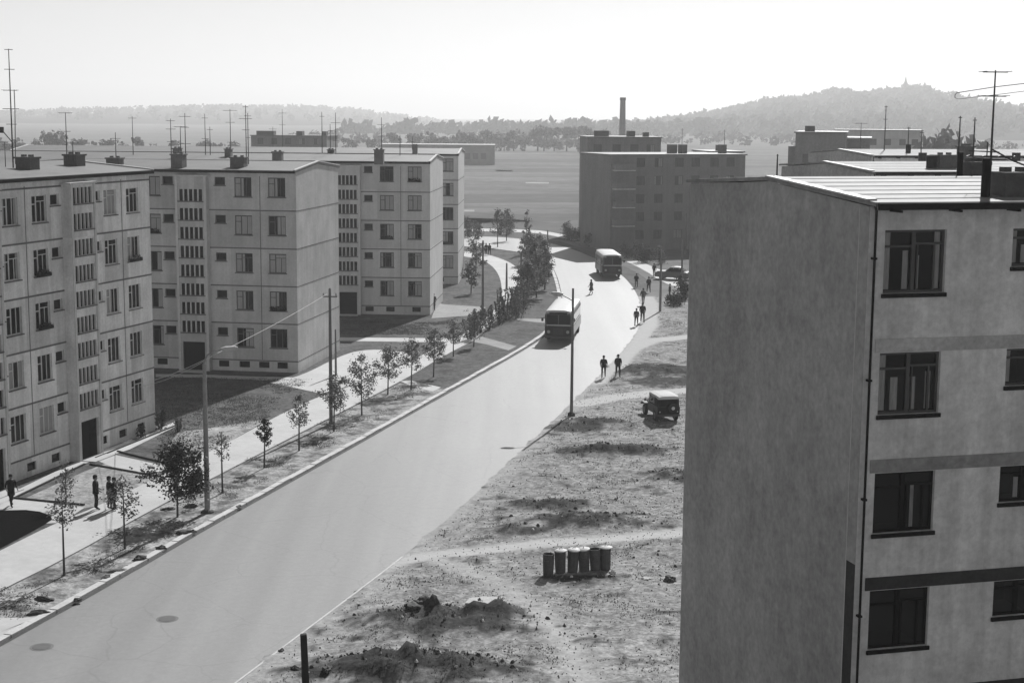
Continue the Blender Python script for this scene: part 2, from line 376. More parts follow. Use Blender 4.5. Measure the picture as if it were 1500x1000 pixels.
# earth verge between pavement and kerb
vlow = [(x, y) for x, y in chaikin([(-160,1024),(0,936),(130,866),(300,768),(500,658),(592,606)], 1)]
sheet('verge', chaikin([(-120,930),(0,866),(100,817),(220,749),(380,666),(486,612),(586,561)],1) + [(634,566),(650,570)] + list(reversed(vlow)), 0.114, 'verge_earth')
sheet('verge_far', [(600,556),(650,525),(694,501),(712,492),(770,500),(742,515),(650,566)], 0.112, 'lawn')
sheet('crossing_path', [(586,558),(602,557),(646,567),(634,573),(610,568)], 0.120, 'concrete_path')
sheet('crossing_path', [(690,500),(706,493),(757,507),(745,513),(712,504)], 0.120, 'bare_track')
sheet('crossing_path', [(757,466),(800,467),(808,470),(808,474),(757,469)], 0.122, 'bare_track')
sheet('verge_mouth', [(-160,1010),(0,925),(-20,905),(60,903),(68,898),(0,938),(-160,1026)], 0.122, 'concrete_path')
# far side of the bend
sheet('far_verge', chaikin([(780,352),(806,356),(840,365),(880,382),(912,403),(936,428),(958,420),(940,402),(905,386),(860,366),(820,353)],1), 0.016, 'lawn')
sheet('far_path', chaikin([(660,338),(780,340),(820,347),(860,359),(905,377),(945,396),(968,412),(1000,424),(1000,412),(975,398),(945,386),(905,368),(860,352),(820,342),(780,336),(660,334)],1), 0.020, 'concrete_path')
# fields towards the horizon
for nm, poly, m_ in (('field_strip', [(400,300),(1400,292),(1400,281),(400,286)], 'field_light'), ('field_strip', [(500,333),(860,322),(860,312),(500,318)], 'field_light'),
                    ('field_strip', [(600,240),(1000,236),(1000,231),(600,234)], 'field_light'),
                    ('field_strip', [(600,253),(1000,250),(1000,246),(600,248)], 'field_light'),
                    ('field_track', [(726,251.2),(750,251.2),(750,249.2),(726,249.2)], 'bare_track'), ('field_track', [(770,268.6),(804,269),(804,267),(770,266.8)], 'bare_track'),
                    ('field_track', [(660,309.5),(695,310),(695,307.5),(660,307)], 'bare_track'), ('field_strip', [(660,350),(850,352),(850,330),(760,322),(660,318)], 'field_light')):
    sheet(nm, poly, 0.008, m_)

# rough ground right of the road: one displaced sheet with mounds, hollows and trodden tracks
from mathutils import noise as NZ
TR1 = [G(x, y) for x, y in ((560,828),(620,816),(700,808),(800,797),(900,790),(1010,780),(1100,772))]
TR2 = [G(x, y) for x, y in ((640,820),(720,850),(780,895),(830,945),(860,1000),(880,1060))]
TR3 = [G(x, y) for x, y in ((850,592),(900,583),(960,576),(1050,570))]
TR5 = [G(x, y) for x, y in ((938,426),(951,446),(948,478),(925,508),(897,540))]
TR4 = [G(x, y) for x, y in ((870,560),(905,520),(950,500),(1050,490))]
def dseg(p, pts):
    best = 1e9
    for a, b in zip(pts, pts[1:]):
        ab = (b-a); t = max(0, min(1, (p-a).dot(ab)/ab.length_squared)); best = min(best, (p-(a+ab*t)).length)
    return best
mounds = [(G(660,915), 3.6, 1.7, .4), (G(560,985), 3.0, 1.5, .4), (G(720,900), 1.8, 1.0, .3), (G(870,662), 2.2, 1.4, .3), (G(930,662), 2.0, 1.2, .3), (G(800,742), 2.4, 1.2, .3),
          (G(860,765), 3.2, 1.4, .3), (G(640,985), 2.8, 1.6, .4), (G(860,622), 3.2, 1.4, .3), (G(960,545), 4.0, 3.0, .35), (G(985,700), 2, 1.5, .25), (G(760,780), 1.5, .9, .25)]
EDGE = [G(x, y) for x, y in road_r]
X0, X1, Y0, Y1, ST = -13.0, 21.0, 44.0, 162.0, 0.27
nx, ny = int((X1-X0)/ST), int((Y1-Y0)/ST)
NEAR = []
def rough_h(x, y):
    p = Vector((x, y, 0))
    de = dseg(p, NEAR or EDGE[4:]); k = min(1, max(0, de-.1)/1.6)
    h = .05 + .10*NZ.noise((x*.35, y*.35, 1)) + .05*NZ.noise((x*1.1, y*1.1, 4)) + .03*NZ.noise((x*3.1, y*3.1, 9))
    for c, rx, ry, hh in mounds:
        q = ((x-c.x)/rx)**2 + ((y-c.y)/ry)**2
        if q < 4: h += hh*math.exp(-q*1.6)*(1 + .9*NZ.noise((x*1.3, y*1.3, 7)))
    d2 = dseg(p, TR2)-.25
    dt = min(dseg(p, TR1)-.42 + .2*NZ.noise((x*.9, y*.9, 15)), dseg(p, TR3)-.8, dseg(p, TR4)-.8, dseg(p, TR5)-.8)
    t = min(1, max(0, dt/.4), .45+.55*min(1, max(0, d2/.9))); h = .03 + (h-.03)*(.15+.85*t)
    return max(.014, .016 + h*k), t, de
RB_C = at(1275, 292, 36.0); RB_ROT = R_(14.7)
RBu = Vector((math.cos(RB_ROT), math.sin(RB_ROT), 0)); RBv = Vector((-math.sin(RB_ROT), math.cos(RB_ROT), 0))
vs = []; fs = []; wts = []
idx = {}
ONROAD = lambda x, y: inside(x, y, ROADPOLY)
for j in range(ny+1):
    NEAR = []
    for k_, e in enumerate(EDGE[4:]):
        if abs(e.y-(Y0+j*ST)) < 9: NEAR.append(e)
    if len(NEAR) < 3: NEAR = []
    for i in range(nx+1):
        x, y = X0+i*ST, Y0+j*ST
        near = [e for e in EDGE if abs(e.y-y) < 6]
        left = near and x < min(e.x for e in near) - 1
        if left: continue
        de = dseg(Vector((x, y, 0)), NEAR or EDGE[4:])
        jag = .34*NZ.noise((x*.45, y*.45, 3)) + .26*NZ.noise((x*1.7, y*1.7, 8))
        if ONROAD(x, y) or (near and x < min(e.x for e in near)):
            if de > 1.1: continue
            sd = -de + jag; h, t = .012 + max(-.08, min(.5, sd)*.06), .55; de = -de
        else:
            h, t, _d = rough_h(x, y); h = max(h, .014) if de > .6 else .012 + max(-.05, (de + jag))*.06 + max(0, h-.03)*de/.6
            pass
        if de > 0: t = min(t, max(.45, .5 + .5*min(1, (de + 1.2*jag)/2.2)))
        idx[(i, j)] = len(vs); vs.append((x, y, h)); wts.append((t, de))
for j in range(ny):
    for i in range(nx):
        q = [(i,j),(i+1,j),(i+1,j+1),(i,j+1)]
        if all(k in idx for k in q): fs.append(tuple(idx[k] for k in q))
rm = MB().add(vs, fs)
mat('rough_ground', 0.235, amp=0.22, scale=0.5, fine=2.2, fine_amp=0.42, bump=1.0, mott=.6, spec=.03, patch=(.8, .56, .66, .6))
nt = MATS['rough_ground'].node_tree
# worn tracks are lighter earth: vertex attribute says where people and carts have trodden
me = rm.mesh('waste_ground', 'rough_ground'); me.polygons.foreach_set('use_smooth', [True]*len(me.polygons))
atr = me.attributes.new('trodden', 'FLOAT', 'POINT'); atr.data.foreach_set('value', [(1-a)*.92 for a, b in wts])
def soil(v):
    m_ = 0
    for c, rx, ry, hh in mounds: m_ = max(m_, math.exp(-(((v[0]-c.x)/rx)**2+((v[1]-c.y)/ry)**2)*1.1)*(hh+.55))
    for c, rx, ry in ((G(845,850), 1.9, .5), (G(850,628), 2.2, 1.2), (G(975,560), 3, 2), (G(470,992), 1.2, .8)): m_ = max(m_, .9*math.exp(-(((v[0]-c.x)/rx)**2+((v[1]-c.y)/ry)**2)))
    n_ = NZ.noise((v[0]*.9, v[1]*.9, 40)) + .6*NZ.noise((v[0]*2.6, v[1]*2.6, 41))
    return max(0, min(1, (m_*1.55 + n_*1.0 - .30)*1.9))
at2 = me.attributes.new('soil_and_shadow', 'FLOAT', 'POINT'); at2.data.foreach_set('value', [soil(v) if t_[0] > .5 else 0 for v, t_ in zip(vs, wts)])
an = nt.nodes.new('ShaderNodeAttribute'); an.attribute_name = 'trodden'
bs = nt.nodes['Principled BSDF']; old = bs.inputs['Base Color'].links[0].from_socket
mx = nt.nodes.new('ShaderNodeMix'); mx.data_type = 'RGBA'
nt.links.new(an.outputs['Fac'], mx.inputs[0]); nt.links.new(old, mx.inputs[6]); mx.inputs[7].default_value = grey(.43)
a2 = nt.nodes.new('ShaderNodeAttribute'); a2.attribute_name = 'soil_and_shadow'
m2 = nt.nodes.new('ShaderNodeMix'); m2.data_type = 'RGBA'; nt.links.new(a2.outputs['Fac'], m2.inputs[0]); nt.links.new(mx.outputs[2], m2.inputs[6])
dk = nt.nodes.new('ShaderNodeVectorMath'); dk.operation = 'SCALE'; dk.inputs['Scale'].default_value = .20; nt.links.new(mx.outputs[2], dk.inputs[0]); nt.links.new(dk.outputs[0], m2.inputs[7])
nt.links.new(m2.outputs[2], bs.inputs['Base Color'])
o = link('waste_ground', me); o['kind'] = 'structure'

# grass and weeds growing over the rough ground, verges and lawns: one uncountable mass each
def tufts(name, pts, m, hs=(.02,.06), n=(6,12), spread=.3):
    mb = MB()
    for x, y, z, s in pts:
        for _ in range(rnd.randint(*n)):
            a = rnd.uniform(0, 2*PI); r = rnd.uniform(0, spread)*s; h = rnd.uniform(*hs)*s; b = rnd.uniform(0, 2*PI); wd = rnd.uniform(.015,.04)*s
            cx, cy = x+r*math.cos(a), y+r*math.sin(a); dx, dy = wd*math.cos(b), wd*math.sin(b); lx, ly = rnd.uniform(-.5,.5)*h, rnd.uniform(-.5,.5)*h
            mb.add([(cx-dx,cy-dy,z-.02),(cx+dx,cy+dy,z-.02),(cx+lx,cy+ly,z+h)], [(0,1,2)])
    o = mb.build(name, m); o['kind'] = 'stuff'; return o
pts = []
for _ in range(46000):
    x, y = rnd.uniform(X0, 20), rnd.uniform(Y0, 150)
    i, j = int((x-X0)/ST), int((y-Y0)/ST)
    if (i, j) not in idx: continue
    v = vs[idx[(i, j)]]; t, de = wts[idx[(i, j)]]
    dens = .5*NZ.noise((x*.3, y*.3, 20)) + .5*NZ.noise((x*.9, y*.9, 30)) + .9*max(0, v[2]-.12)
    if t > .6 and de > .5 and dens > .0 + rnd.uniform(0, .4): pts.append((v[0], v[1], v[2], rnd.uniform(.5, 1.25)))
tufts('weeds', pts, 'grass_blade')
mb = MB()
for _ in range(15000):
    x, y = rnd.uniform(X0, 12), rnd.uniform(Y0, 105); i, j = int((x-X0)/ST), int((y-Y0)/ST)
    if (i, j) not in idx: continue
    v = vs[idx[(i, j)]]
    if wts[idx[(i, j)]][1] < .2: continue
    s_ = rnd.uniform(.02, .05) * (2.6 if soil(v) > .5 and rnd.random() < .3 else 1)
    a = rnd.uniform(0, 6.28); c_, d_ = math.cos(a)*s_, math.sin(a)*s_; k_ = rnd.uniform(.5, .9)
    mb.add([(x+c_,y+d_,v[2]-.02),(x-d_*k_,y+c_*k_,v[2]-.02),(x-c_,y-d_,v[2]-.02),(x+d_*k_,y-c_*k_,v[2]-.02),(x+c_*.4,y+d_*.3,v[2]+s_*.8),(x-c_*.4,y-d_*.5,v[2]+s_*.7)], [(0,1,4),(1,5,4),(1,2,5),(2,3,5),(3,4,5),(3,0,4)], 0 if rnd.random() < .65 else 1)
o = mb.build('stones', ['rubble', 'kerb']); o['kind'] = 'stuff'
pts = []
VP_ = [G(x, y) for x, y in ((-120,930),(0,866),(220,749),(380,666),(586,561),(634,566),(500,650),(300,758),(0,922),(-160,1010))]
xs = [p.x for p in VP_]; ys = [p.y for p in VP_]; VPp = [(p.x, p.y) for p in VP_]
for _ in range(26000):
    x, y = rnd.uniform(min(xs), max(xs)), rnd.uniform(min(ys), max(ys))
    if inside(x, y, VPp) and NZ.noise((x*.5, y*.5, 3)) + .5*NZ.noise((x*1.6, y*1.6, 5)) > .12 + rnd.uniform(0,.25): pts.append((x, y, .114, rnd.uniform(.5,1.2)))
tufts('verge_grass', pts, 'grass_blade')
pts = []
LP = [G(x, y) for x, y in ((228,553),(450,558),(396,612),(330,648),(240,690),(232,640))]
LP2 = [G(x, y) for x, y in ((500,492),(640,492),(690,452),(660,470),(636,474),(500,470))]
for PL in (LP, LP2):
    PLp = [(p.x, p.y) for p in PL]; xs = [p[0] for p in PLp]; ys = [p[1] for p in PLp]
    for _ in range(9000):
        x, y = rnd.uniform(min(xs), max(xs)), rnd.uniform(min(ys), max(ys))
        if inside(x, y, PLp) and NZ.noise((x*.25, y*.25, 3)) > -.3 + rnd.uniform(0,.5): pts.append((x, y, .10, rnd.uniform(.7,1.5)))
tufts('lawn_grass', pts, 'grass_blade')
# ------------------------------------------------------------------ apartment blocks
def wall_mesh(x0, x1, W, H, holes, rise, reveal=.14, gable_m=0):
    """facade on y=0 facing -y with real openings (x0,x1,z0,z1), other three sides closed, gables rise to the ridge"""
    mb = MB()
    xs = sorted(set([x0, x1] + [v for h in holes for v in h[:2]])); zs = sorted(set([-.5, H] + [v for h in holes for v in h[2:4]]))
    for a, b in zip(xs, xs[1:]):
        run = None
        for c, d in zip(zs, zs[1:]):
            mx_, mz = (a+b)/2, (c+d)/2
            if any(h[0] < mx_ < h[1] and h[2] < mz < h[3] for h in holes): continue
            mb.add([(a,0,c),(b,0,c),(b,0,d),(a,0,d)], [(0,1,2,3)])
    for h in holes:
        a, b, c, d = h[:4]; r = reveal
        mb.add([(a,0,c),(b,0,c),(b,0,d),(a,0,d),(a,r,c),(b,r,c),(b,r,d),(a,r,d)], [(0,1,5,4),(1,2,6,5),(2,3,7,6),(3,0,4,7)])
    mb.add([(x0,W,-.5),(x1,W,-.5),(x1,W,H),(x0,W,H)], [(0,1,2,3)])
    for x in (x0, x1):
        mb.add([(x,0,-.5),(x,W,-.5),(x,W,H),(x,W/2,H+rise),(x,0,H)], [(0,1,2,3,4)], gable_m)
    return mb
WCACHE = {}
def window_meshes(wd, ht, style):
    k = (round(wd,2), round(ht,2), style)
    if k in WCACHE: return WCACHE[k]
    fr = MB(); y0, y1 = .09, .14
    fm = {'pale':'frame_paint','dark':'frame_dark','dull':'frame_dull','strip':'frame_dull','dusty':'frame_dull'}[style.split('_')[0]]  # 'dusty' style: paler panes with the reflection put into the colour
    t = .055; hw = wd/2
    fr.box(-hw, -hw+t, y0, y1, 0, ht); fr.box(hw-t, hw, y0, y1, 0, ht); fr.box(-hw+t, hw-t, y0, y1, ht-t, ht); fr.box(-hw+t, hw-t, y0, y1, 0, t)
    if style.startswith('strip'):
        for i in range(1, 5):
            x = -hw + wd*i/5; fr.box(x-.07, x+.07, .0, y1-.005, t, ht-t)
    elif wd > 1.0:
        xm = -hw + wd*.36
        fr.box(xm-.035, xm+.035, y0-.01, y1-.004, t, ht-t)
        fr.box(-hw+t, xm-.035, y0-.004, y1-.006, ht*.66, ht*.66+.05)
        fr.box(xm+.035, hw-t, y0-.002, y1-.006, ht*.76, ht*.76+.04) if style.endswith('b') else None
        fr.box(hw-wd*.30-.02, hw-wd*.30+.02, y0-.003, y1-.005, t, ht*.76 if style.endswith('b') else ht-t)
    fmesh = fr.mesh('window', fm)
    pane = MB().add([(-hw+.01,y1-.02,.01),(hw-.01,y1-.02,.01),(hw-.01,y1-.02,ht-.01),(-hw+.01,y1-.02,ht-.01)], [(0,1,2,3)]).mesh('pane', 'pane_reflect_tone' if style.startswith('dusty') else 'pane_dark')  # 'dusty' panes: glass reflection put into the colour, no dust
    sill = MB().box(-hw-.06, hw+.06, -.09, .0, -.06, -.004).mesh('sill', 'sill')
    def cur(a, b, z0, z1): return MB().add([(a,y1-.034,z0),(b,y1-.034,z0),(b,y1-.034,z1),(a,y1-.034,z1)], [(0,1,2,3)])
    cs = []
    for spec in (((-.9,-.35),(.4,.92)), ((-.92,.05),), ((.0,.9),), ((-.9,-.6),(.62,.9)), ((-.95,.95),)):
        one = []
        for a, b in spec:
            m_ = MB(); n = 6
            for i in range(n):                 # gathered folds
                xa = hw*(a+(b-a)*i/n); xb = hw*(a+(b-a)*(i+1)/n); ya = y1-.034+(.008 if i%2 else 0); yb = y1-.034+(0 if i%2 else .008)
                m_.add([(xa,ya,.06),(xb,yb,.06),(xb,yb,ht-.08),(xa,ya,ht-.08)], [(0,1,2,3)])
            one.append(m_.mesh('curtain', 'curtain'))
        cs.append(one)
    WCACHE[k] = (fmesh, pane, sill, cs); return WCACHE[k]

FB = []
def flower_box():
    if not FB:
        mb = MB().box(-.55,.55,-.26,-.06,-.02,.14)
        for _ in range(60):
            p = Vector((rnd.uniform(-.55,.55), rnd.uniform(-.28,-.04), rnd.uniform(.14,.32))); a = Vector((rnd.uniform(-1,1),rnd.uniform(-1,1),rnd.uniform(-1,1))).normalized()*.07; b = a.orthogonal()*.6
            mb.add([p-a,p+b,p+a,p-b],[(0,1,2,3)],1)
        FB.append(mb.mesh('flower_box', ['frame_dark','leaf_dark']))
    return FB[0]
def put_window(root, x, z, wd, ht, style, with_sill=True, curtain=0.5, y=0.0):
    fm, pm, sm, cs = window_meshes(wd, ht, style)
    o = link('window', fm, root, (x, y, z)); link('pane', pm, o)
    if with_sill: link('sill', sm, o)
    if rnd.random() < curtain: [link('curtain', q_, o) for q_ in rnd.choice(cs)]
    if with_sill and wd > 1 and rnd.random() < .09: link('flower_box', flower_box(), o)
    return o

def block(label, origin, rot, x0, x1, W, H, hb, hs, cols, smalls, towers, style='pale', group=None, wall='facade_panel', vents=(), rise=.45, roof='bitumen', gable_trim=True, joints=True, curtain=.5, eave=.32):
    root = empty('apartment_block', (origin.x, origin.y, 0), rot, label, 'apartment block', group)
    holes = []; wins = []
    for k in range(5):
        zb = hb + k*hs + .95
        for c in cols:
            st = style + rnd.choice(('_a','_b')); wd = 1.3; ht = 1.42
            holes.append((c-wd/2, c+wd/2, zb, zb+ht)); wins.append((c, zb, wd, ht, st, True, curtain))
        for c in smalls:
            wd, ht = .8, .6; zz = zb+ht_off
            holes.append((c-wd/2, c+wd/2, zz, zz+ht)); wins.append((c, zz, wd, ht, style+'_s', True, .1))
    for c in vents:
        holes.append((c-.4, c+.4, .38, .84)); wins.append((c, .38, .8, .46, 'dark_v', False, 0))
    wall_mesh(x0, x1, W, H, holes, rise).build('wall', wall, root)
    for wn_ in wins: put_window(root, *wn_)
    # roof: two shallow slopes with a fascia; chimneys and the pale gable edging belong to it
    mb = MB(); e = eave; g = .06; t = .16; yl = [-e, W/2, W+e]; zl = [H-.02, H+rise+.02, H-.02]
    for s in (0, 1):
        ya, yb, za, zb_ = yl[s], yl[s+1], zl[s], zl[s+1]
        xa, xb = x0-g, x1+g
        mb.add([(xa,ya,za),(xb,ya,za),(xb,yb,zb_),(xa,yb,zb_),(xa,ya,za+t),(xb,ya,za+t),(xb,yb,zb_+t),(xa,yb,zb_+t)], [(0,3,2,1),(4,5,6,7),(0,1,5,4),(1,2,6,5),(2,3,7,6),(3,0,4,7)])
    rf = mb.build('roof', roof, root)
    MB().box(x0-.05, x1+.05, -e-.012, -e-.003, H-.07, H+.10).build('fascia', 'frame_dark', rf)
    if gable_trim:
        for xx in (x0-g, x1+g):
            tm = MB()
            for s in (0, 1):
                ya, yb, za, zb_ = yl[s], yl[s+1], zl[s]+t+.004, zl[s+1]+t+.004
                tm.add([(xx-.16,ya,za),(xx+.03,ya,za),(xx+.03,yb,zb_),(xx-.16,yb,zb_),(xx-.16,ya,za+.07),(xx+.03,ya,za+.07),(xx+.03,yb,zb_+.07),(xx-.16,yb,zb_+.07)], [(0,3,2,1),(4,5,6,7),(0,1,5,4),(1,2,6,5),(2,3,7,6),(3,0,4,7)])
            tm.build('gable_edging', 'trim_pale', rf)
    if joints:
        jm = MB()
        for k in range(0, 6):
            z = hb + k*hs - .02
            if z > H-.3: continue
            jm.box(x0, x1, -.02, -.003, z-.05, z+.04)
            jm.box(x1-.003+.0, x1+.014, 0, W, z-.035, z+.03); jm.box(x0-.014, x0-.003, 0, W, z-.035, z+.03)
        allc = sorted(cols)
        for a, b in zip(allc, allc[1:]):
            if b-a < 2.8: jm.box((a+b)/2-.025, (a+b)/2+.025, -.014, -.003, hb+.05, H-.3)
        jm.build('panel_joint', 'joint', root)
    for c in towers:                            # projecting stair tower with half-storey window strips and the entrance
        tw, pr = 2.4, .55; th = H-.35
        door = (c-.85, c+.85, .02, 2.25); hl = [door]
        z = 2.95; strips = []
        while z < th-1.0: strips.append(z); hl.append((c-.92, c+.92, z, z+.86)); z += hs/2
        tm = MB(); a, b = c-tw/2, c+tw/2
        xs = sorted({a, b, c-.85, c+.85, c-.92, c+.92}); zs = sorted({-.5, th} | {v for h in hl for v in h[2:]})
        for xa, xb in zip(xs, xs[1:]):
            for za, zb2 in zip(zs, zs[1:]):
                if any(h[0] < (xa+xb)/2 < h[1] and h[2] < (za+zb2)/2 < h[3] for h in hl): continue
                tm.add([(xa,-pr,za),(xb,-pr,za),(xb,-pr,zb2),(xa,-pr,zb2)], [(0,1,2,3)])
        for h in hl:
            r = -pr+.2
            tm.add([(h[0],-pr,h[2]),(h[1],-pr,h[2]),(h[1],-pr,h[3]),(h[0],-pr,h[3]),(h[0],r,h[2]),(h[1],r,h[2]),(h[1],r,h[3]),(h[0],r,h[3])], [(0,1,5,4),(1,2,6,5),(2,3,7,6),(3,0,4,7)])
        tm.add([(a,-pr,-.5),(a,-.002,-.5),(a,-.002,th),(a,-pr,th)], [(0,1,2,3)]); tm.add([(b,-pr,-.5),(b,-.002,-.5),(b,-.002,th),(b,-pr,th)], [(0,1,2,3)])
        to = tm.build('stair_tower', wall, root)
        MB().box(a-.1, b+.1, -pr-.1, -.002, th, th+.1).build('tower_cap', 'trim_pale', to)
        # pale edge ribs either side of the strips
        MB().box(a+.02, a+.2, -pr-.05, -pr-.003, .0, th-.01).box(b-.2, b-.02, -pr-.05, -pr-.003, .0, th-.01).build('edge_rib', 'trim_pale', to)
        fm, pm, sm, cs = window_meshes(1.64, .76, 'strip')
        for z in strips:
            m_ = joined_strip()
            link('window', m_, to, (c, -pr, z))
        dm = MB().box(c-.84, c+.84, -pr+.15, -pr+.2, .03, 2.24)
        for xx in (-.42, .42):
            for z0 in (.25, .95, 1.6): dm.box(c+xx-.3, c+xx+.3, -pr+.135, -pr+.15, z0, z0+.5)
        dm.build('door', 'door_dark', to)
        MB().box(c-1.0, c+1.0, -pr-.9, -pr-.003, -.1, .16).build('doorstep', 'concrete_path', to)
    return root, rf
JS = []
def joined_strip():
    if JS: return JS[0]
    mb = MB(); hw, ht, t = .92, .86, .05
    mb.add([(-hw,.12,0),(hw,.12,0),(hw,.12,ht),(-hw,.12,ht)], [(0,1,2,3)], 1)
    for i in range(0, 6):
        x = -hw + 2*hw*i/5; mb.box(max(-hw,x-.045), min(hw,x+.045), .02, .115, 0, ht, 0)
    mb.box(-hw-.08, hw+.08, -.08, -.003, -.07, -.004, 2)
    JS.append(mb.mesh('window', ['trim_pale', 'pane_dark', 'sill'])); return JS[0]
ht_off = .82

def local(root, p): return (Matrix.Rotation(-root.rotation_euler.z, 4, 'Z') @ (Vector(p) - root.location))
def pt_roof(px, py, z): return G(px, py, z)
def chimney(root, rf, px0, px1, py_top, py_base, z, depth=.9, Y=None):
    """masonry box on a roof, sized from its outline"""
    pc = G((px0+px1)/2, py_base, z) if Y is None else at((px0+px1)/2, py_base, Y)
    wd = (px1-px0)*pc.y/F; ht = (py_base-py_top)*pc.y/F
    if Y is not None: ht = ht + (pc.z - z) ; pc.z = z
    p = local(root, pc)
    ang = -root.rotation_euler.z
    if abs(math.sin(root.rotation_euler.z)) > .7: ang = PI/2 - root.rotation_euler.z
    wd *= .86
    T = Matrix.Translation(p)
    if abs(math.sin(root.rotation_euler.z)) > .7: T = T @ Matrix.Rotation(PI/2, 4, 'Z')
    mb = MB().box(-wd/2, wd/2, -depth/2, depth/2, -.5, ht-.1, 0, T).box(-wd/2-.07, wd/2+.07, -depth/2-.07, depth/2+.07, ht-.1, ht, 0, T)
    for i in (-1, 1):
        mb.box(i*wd*.25-.1, i*wd*.25+.1, -.12, .12, ht, ht+.12, 0, T)
    return mb.build('chimney', 'chimney_render', rf)

# near left block, street front running away to the right
Ac = G(228, 632); A_ROT = R_(90-17.3)
A, A_rf = block('near left five-storey panel block with two stair towers, cut off by the left edge', Ac, A_ROT, -32, 0, 11.2, 15.5, 1.15, 2.79,
    [-1.9, -4.25, -11.0, -13.5, -19.2, -21.6, -27, -29.4], [-5.65, -9.6, -14.75, -17.9, -24], [-7.8, -16.3], vents=[-1.6, -3.6, -5.6, -10.3, -12.5], curtain=.35, group='apartment blocks on the left of the street')
Bc = G(437, 548); B_ROT = R_(-9.3)
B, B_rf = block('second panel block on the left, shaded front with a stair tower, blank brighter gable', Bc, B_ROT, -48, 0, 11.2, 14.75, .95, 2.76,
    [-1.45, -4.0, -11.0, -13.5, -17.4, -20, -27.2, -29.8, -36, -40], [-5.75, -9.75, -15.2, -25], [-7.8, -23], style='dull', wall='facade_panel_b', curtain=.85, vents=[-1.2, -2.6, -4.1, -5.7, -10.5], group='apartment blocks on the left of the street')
Cc = G(630, 463); C_ROT = R_(-3.6)
Cb, C_rf = block('third panel block on the left, hazy front behind a grassy yard', Cc, C_ROT, -60, 0, 11.2, 14.45, .95, 2.70,
    [-1.45, -4.1, -11.0, -13.5, -17.4, -20, -27.2], [-5.85, -9.75], [-7.75, -23], style='dull', curtain=.9, wall='facade_panel_far', vents=[-1.3, -3.8, -5.8], group='apartment blocks on the left of the street')
Dc = at(671, 419, 172); Dc.z = 0
D, D_rf = block('farthest panel block on the left, a narrow dark slice showing beyond the third block', Dc, R_(-1.5), -50, 0, 11.2, 14.5, .95, 2.70,
    [-1.2, -3.8, -8, -10.5], [-5.6], [], style='dull', wall='facade_panel_far', vents=[-2], group='apartment blocks on the left of the street')
for a_ in ((27,55,230,251.5), (97,122,226,247)): chimney(A, A_rf, *a_, 15.75)
for a_ in ((157,180,231,241), (252,272,225.5,243), (338,362,230,243.5)): chimney(B, B_rf, *a_, 15.1)
for a_ in ((254,266,217,229), (399,415,222,231), (330,340,218,229), (548,563,219,233)): chimney(Cb, C_rf, *a_, 14.85)
chimney(D, D_rf, 604, 612, 213, 225, 14.9); chimney(D, D_rf, 480, 490, 219, 227, 14.9)

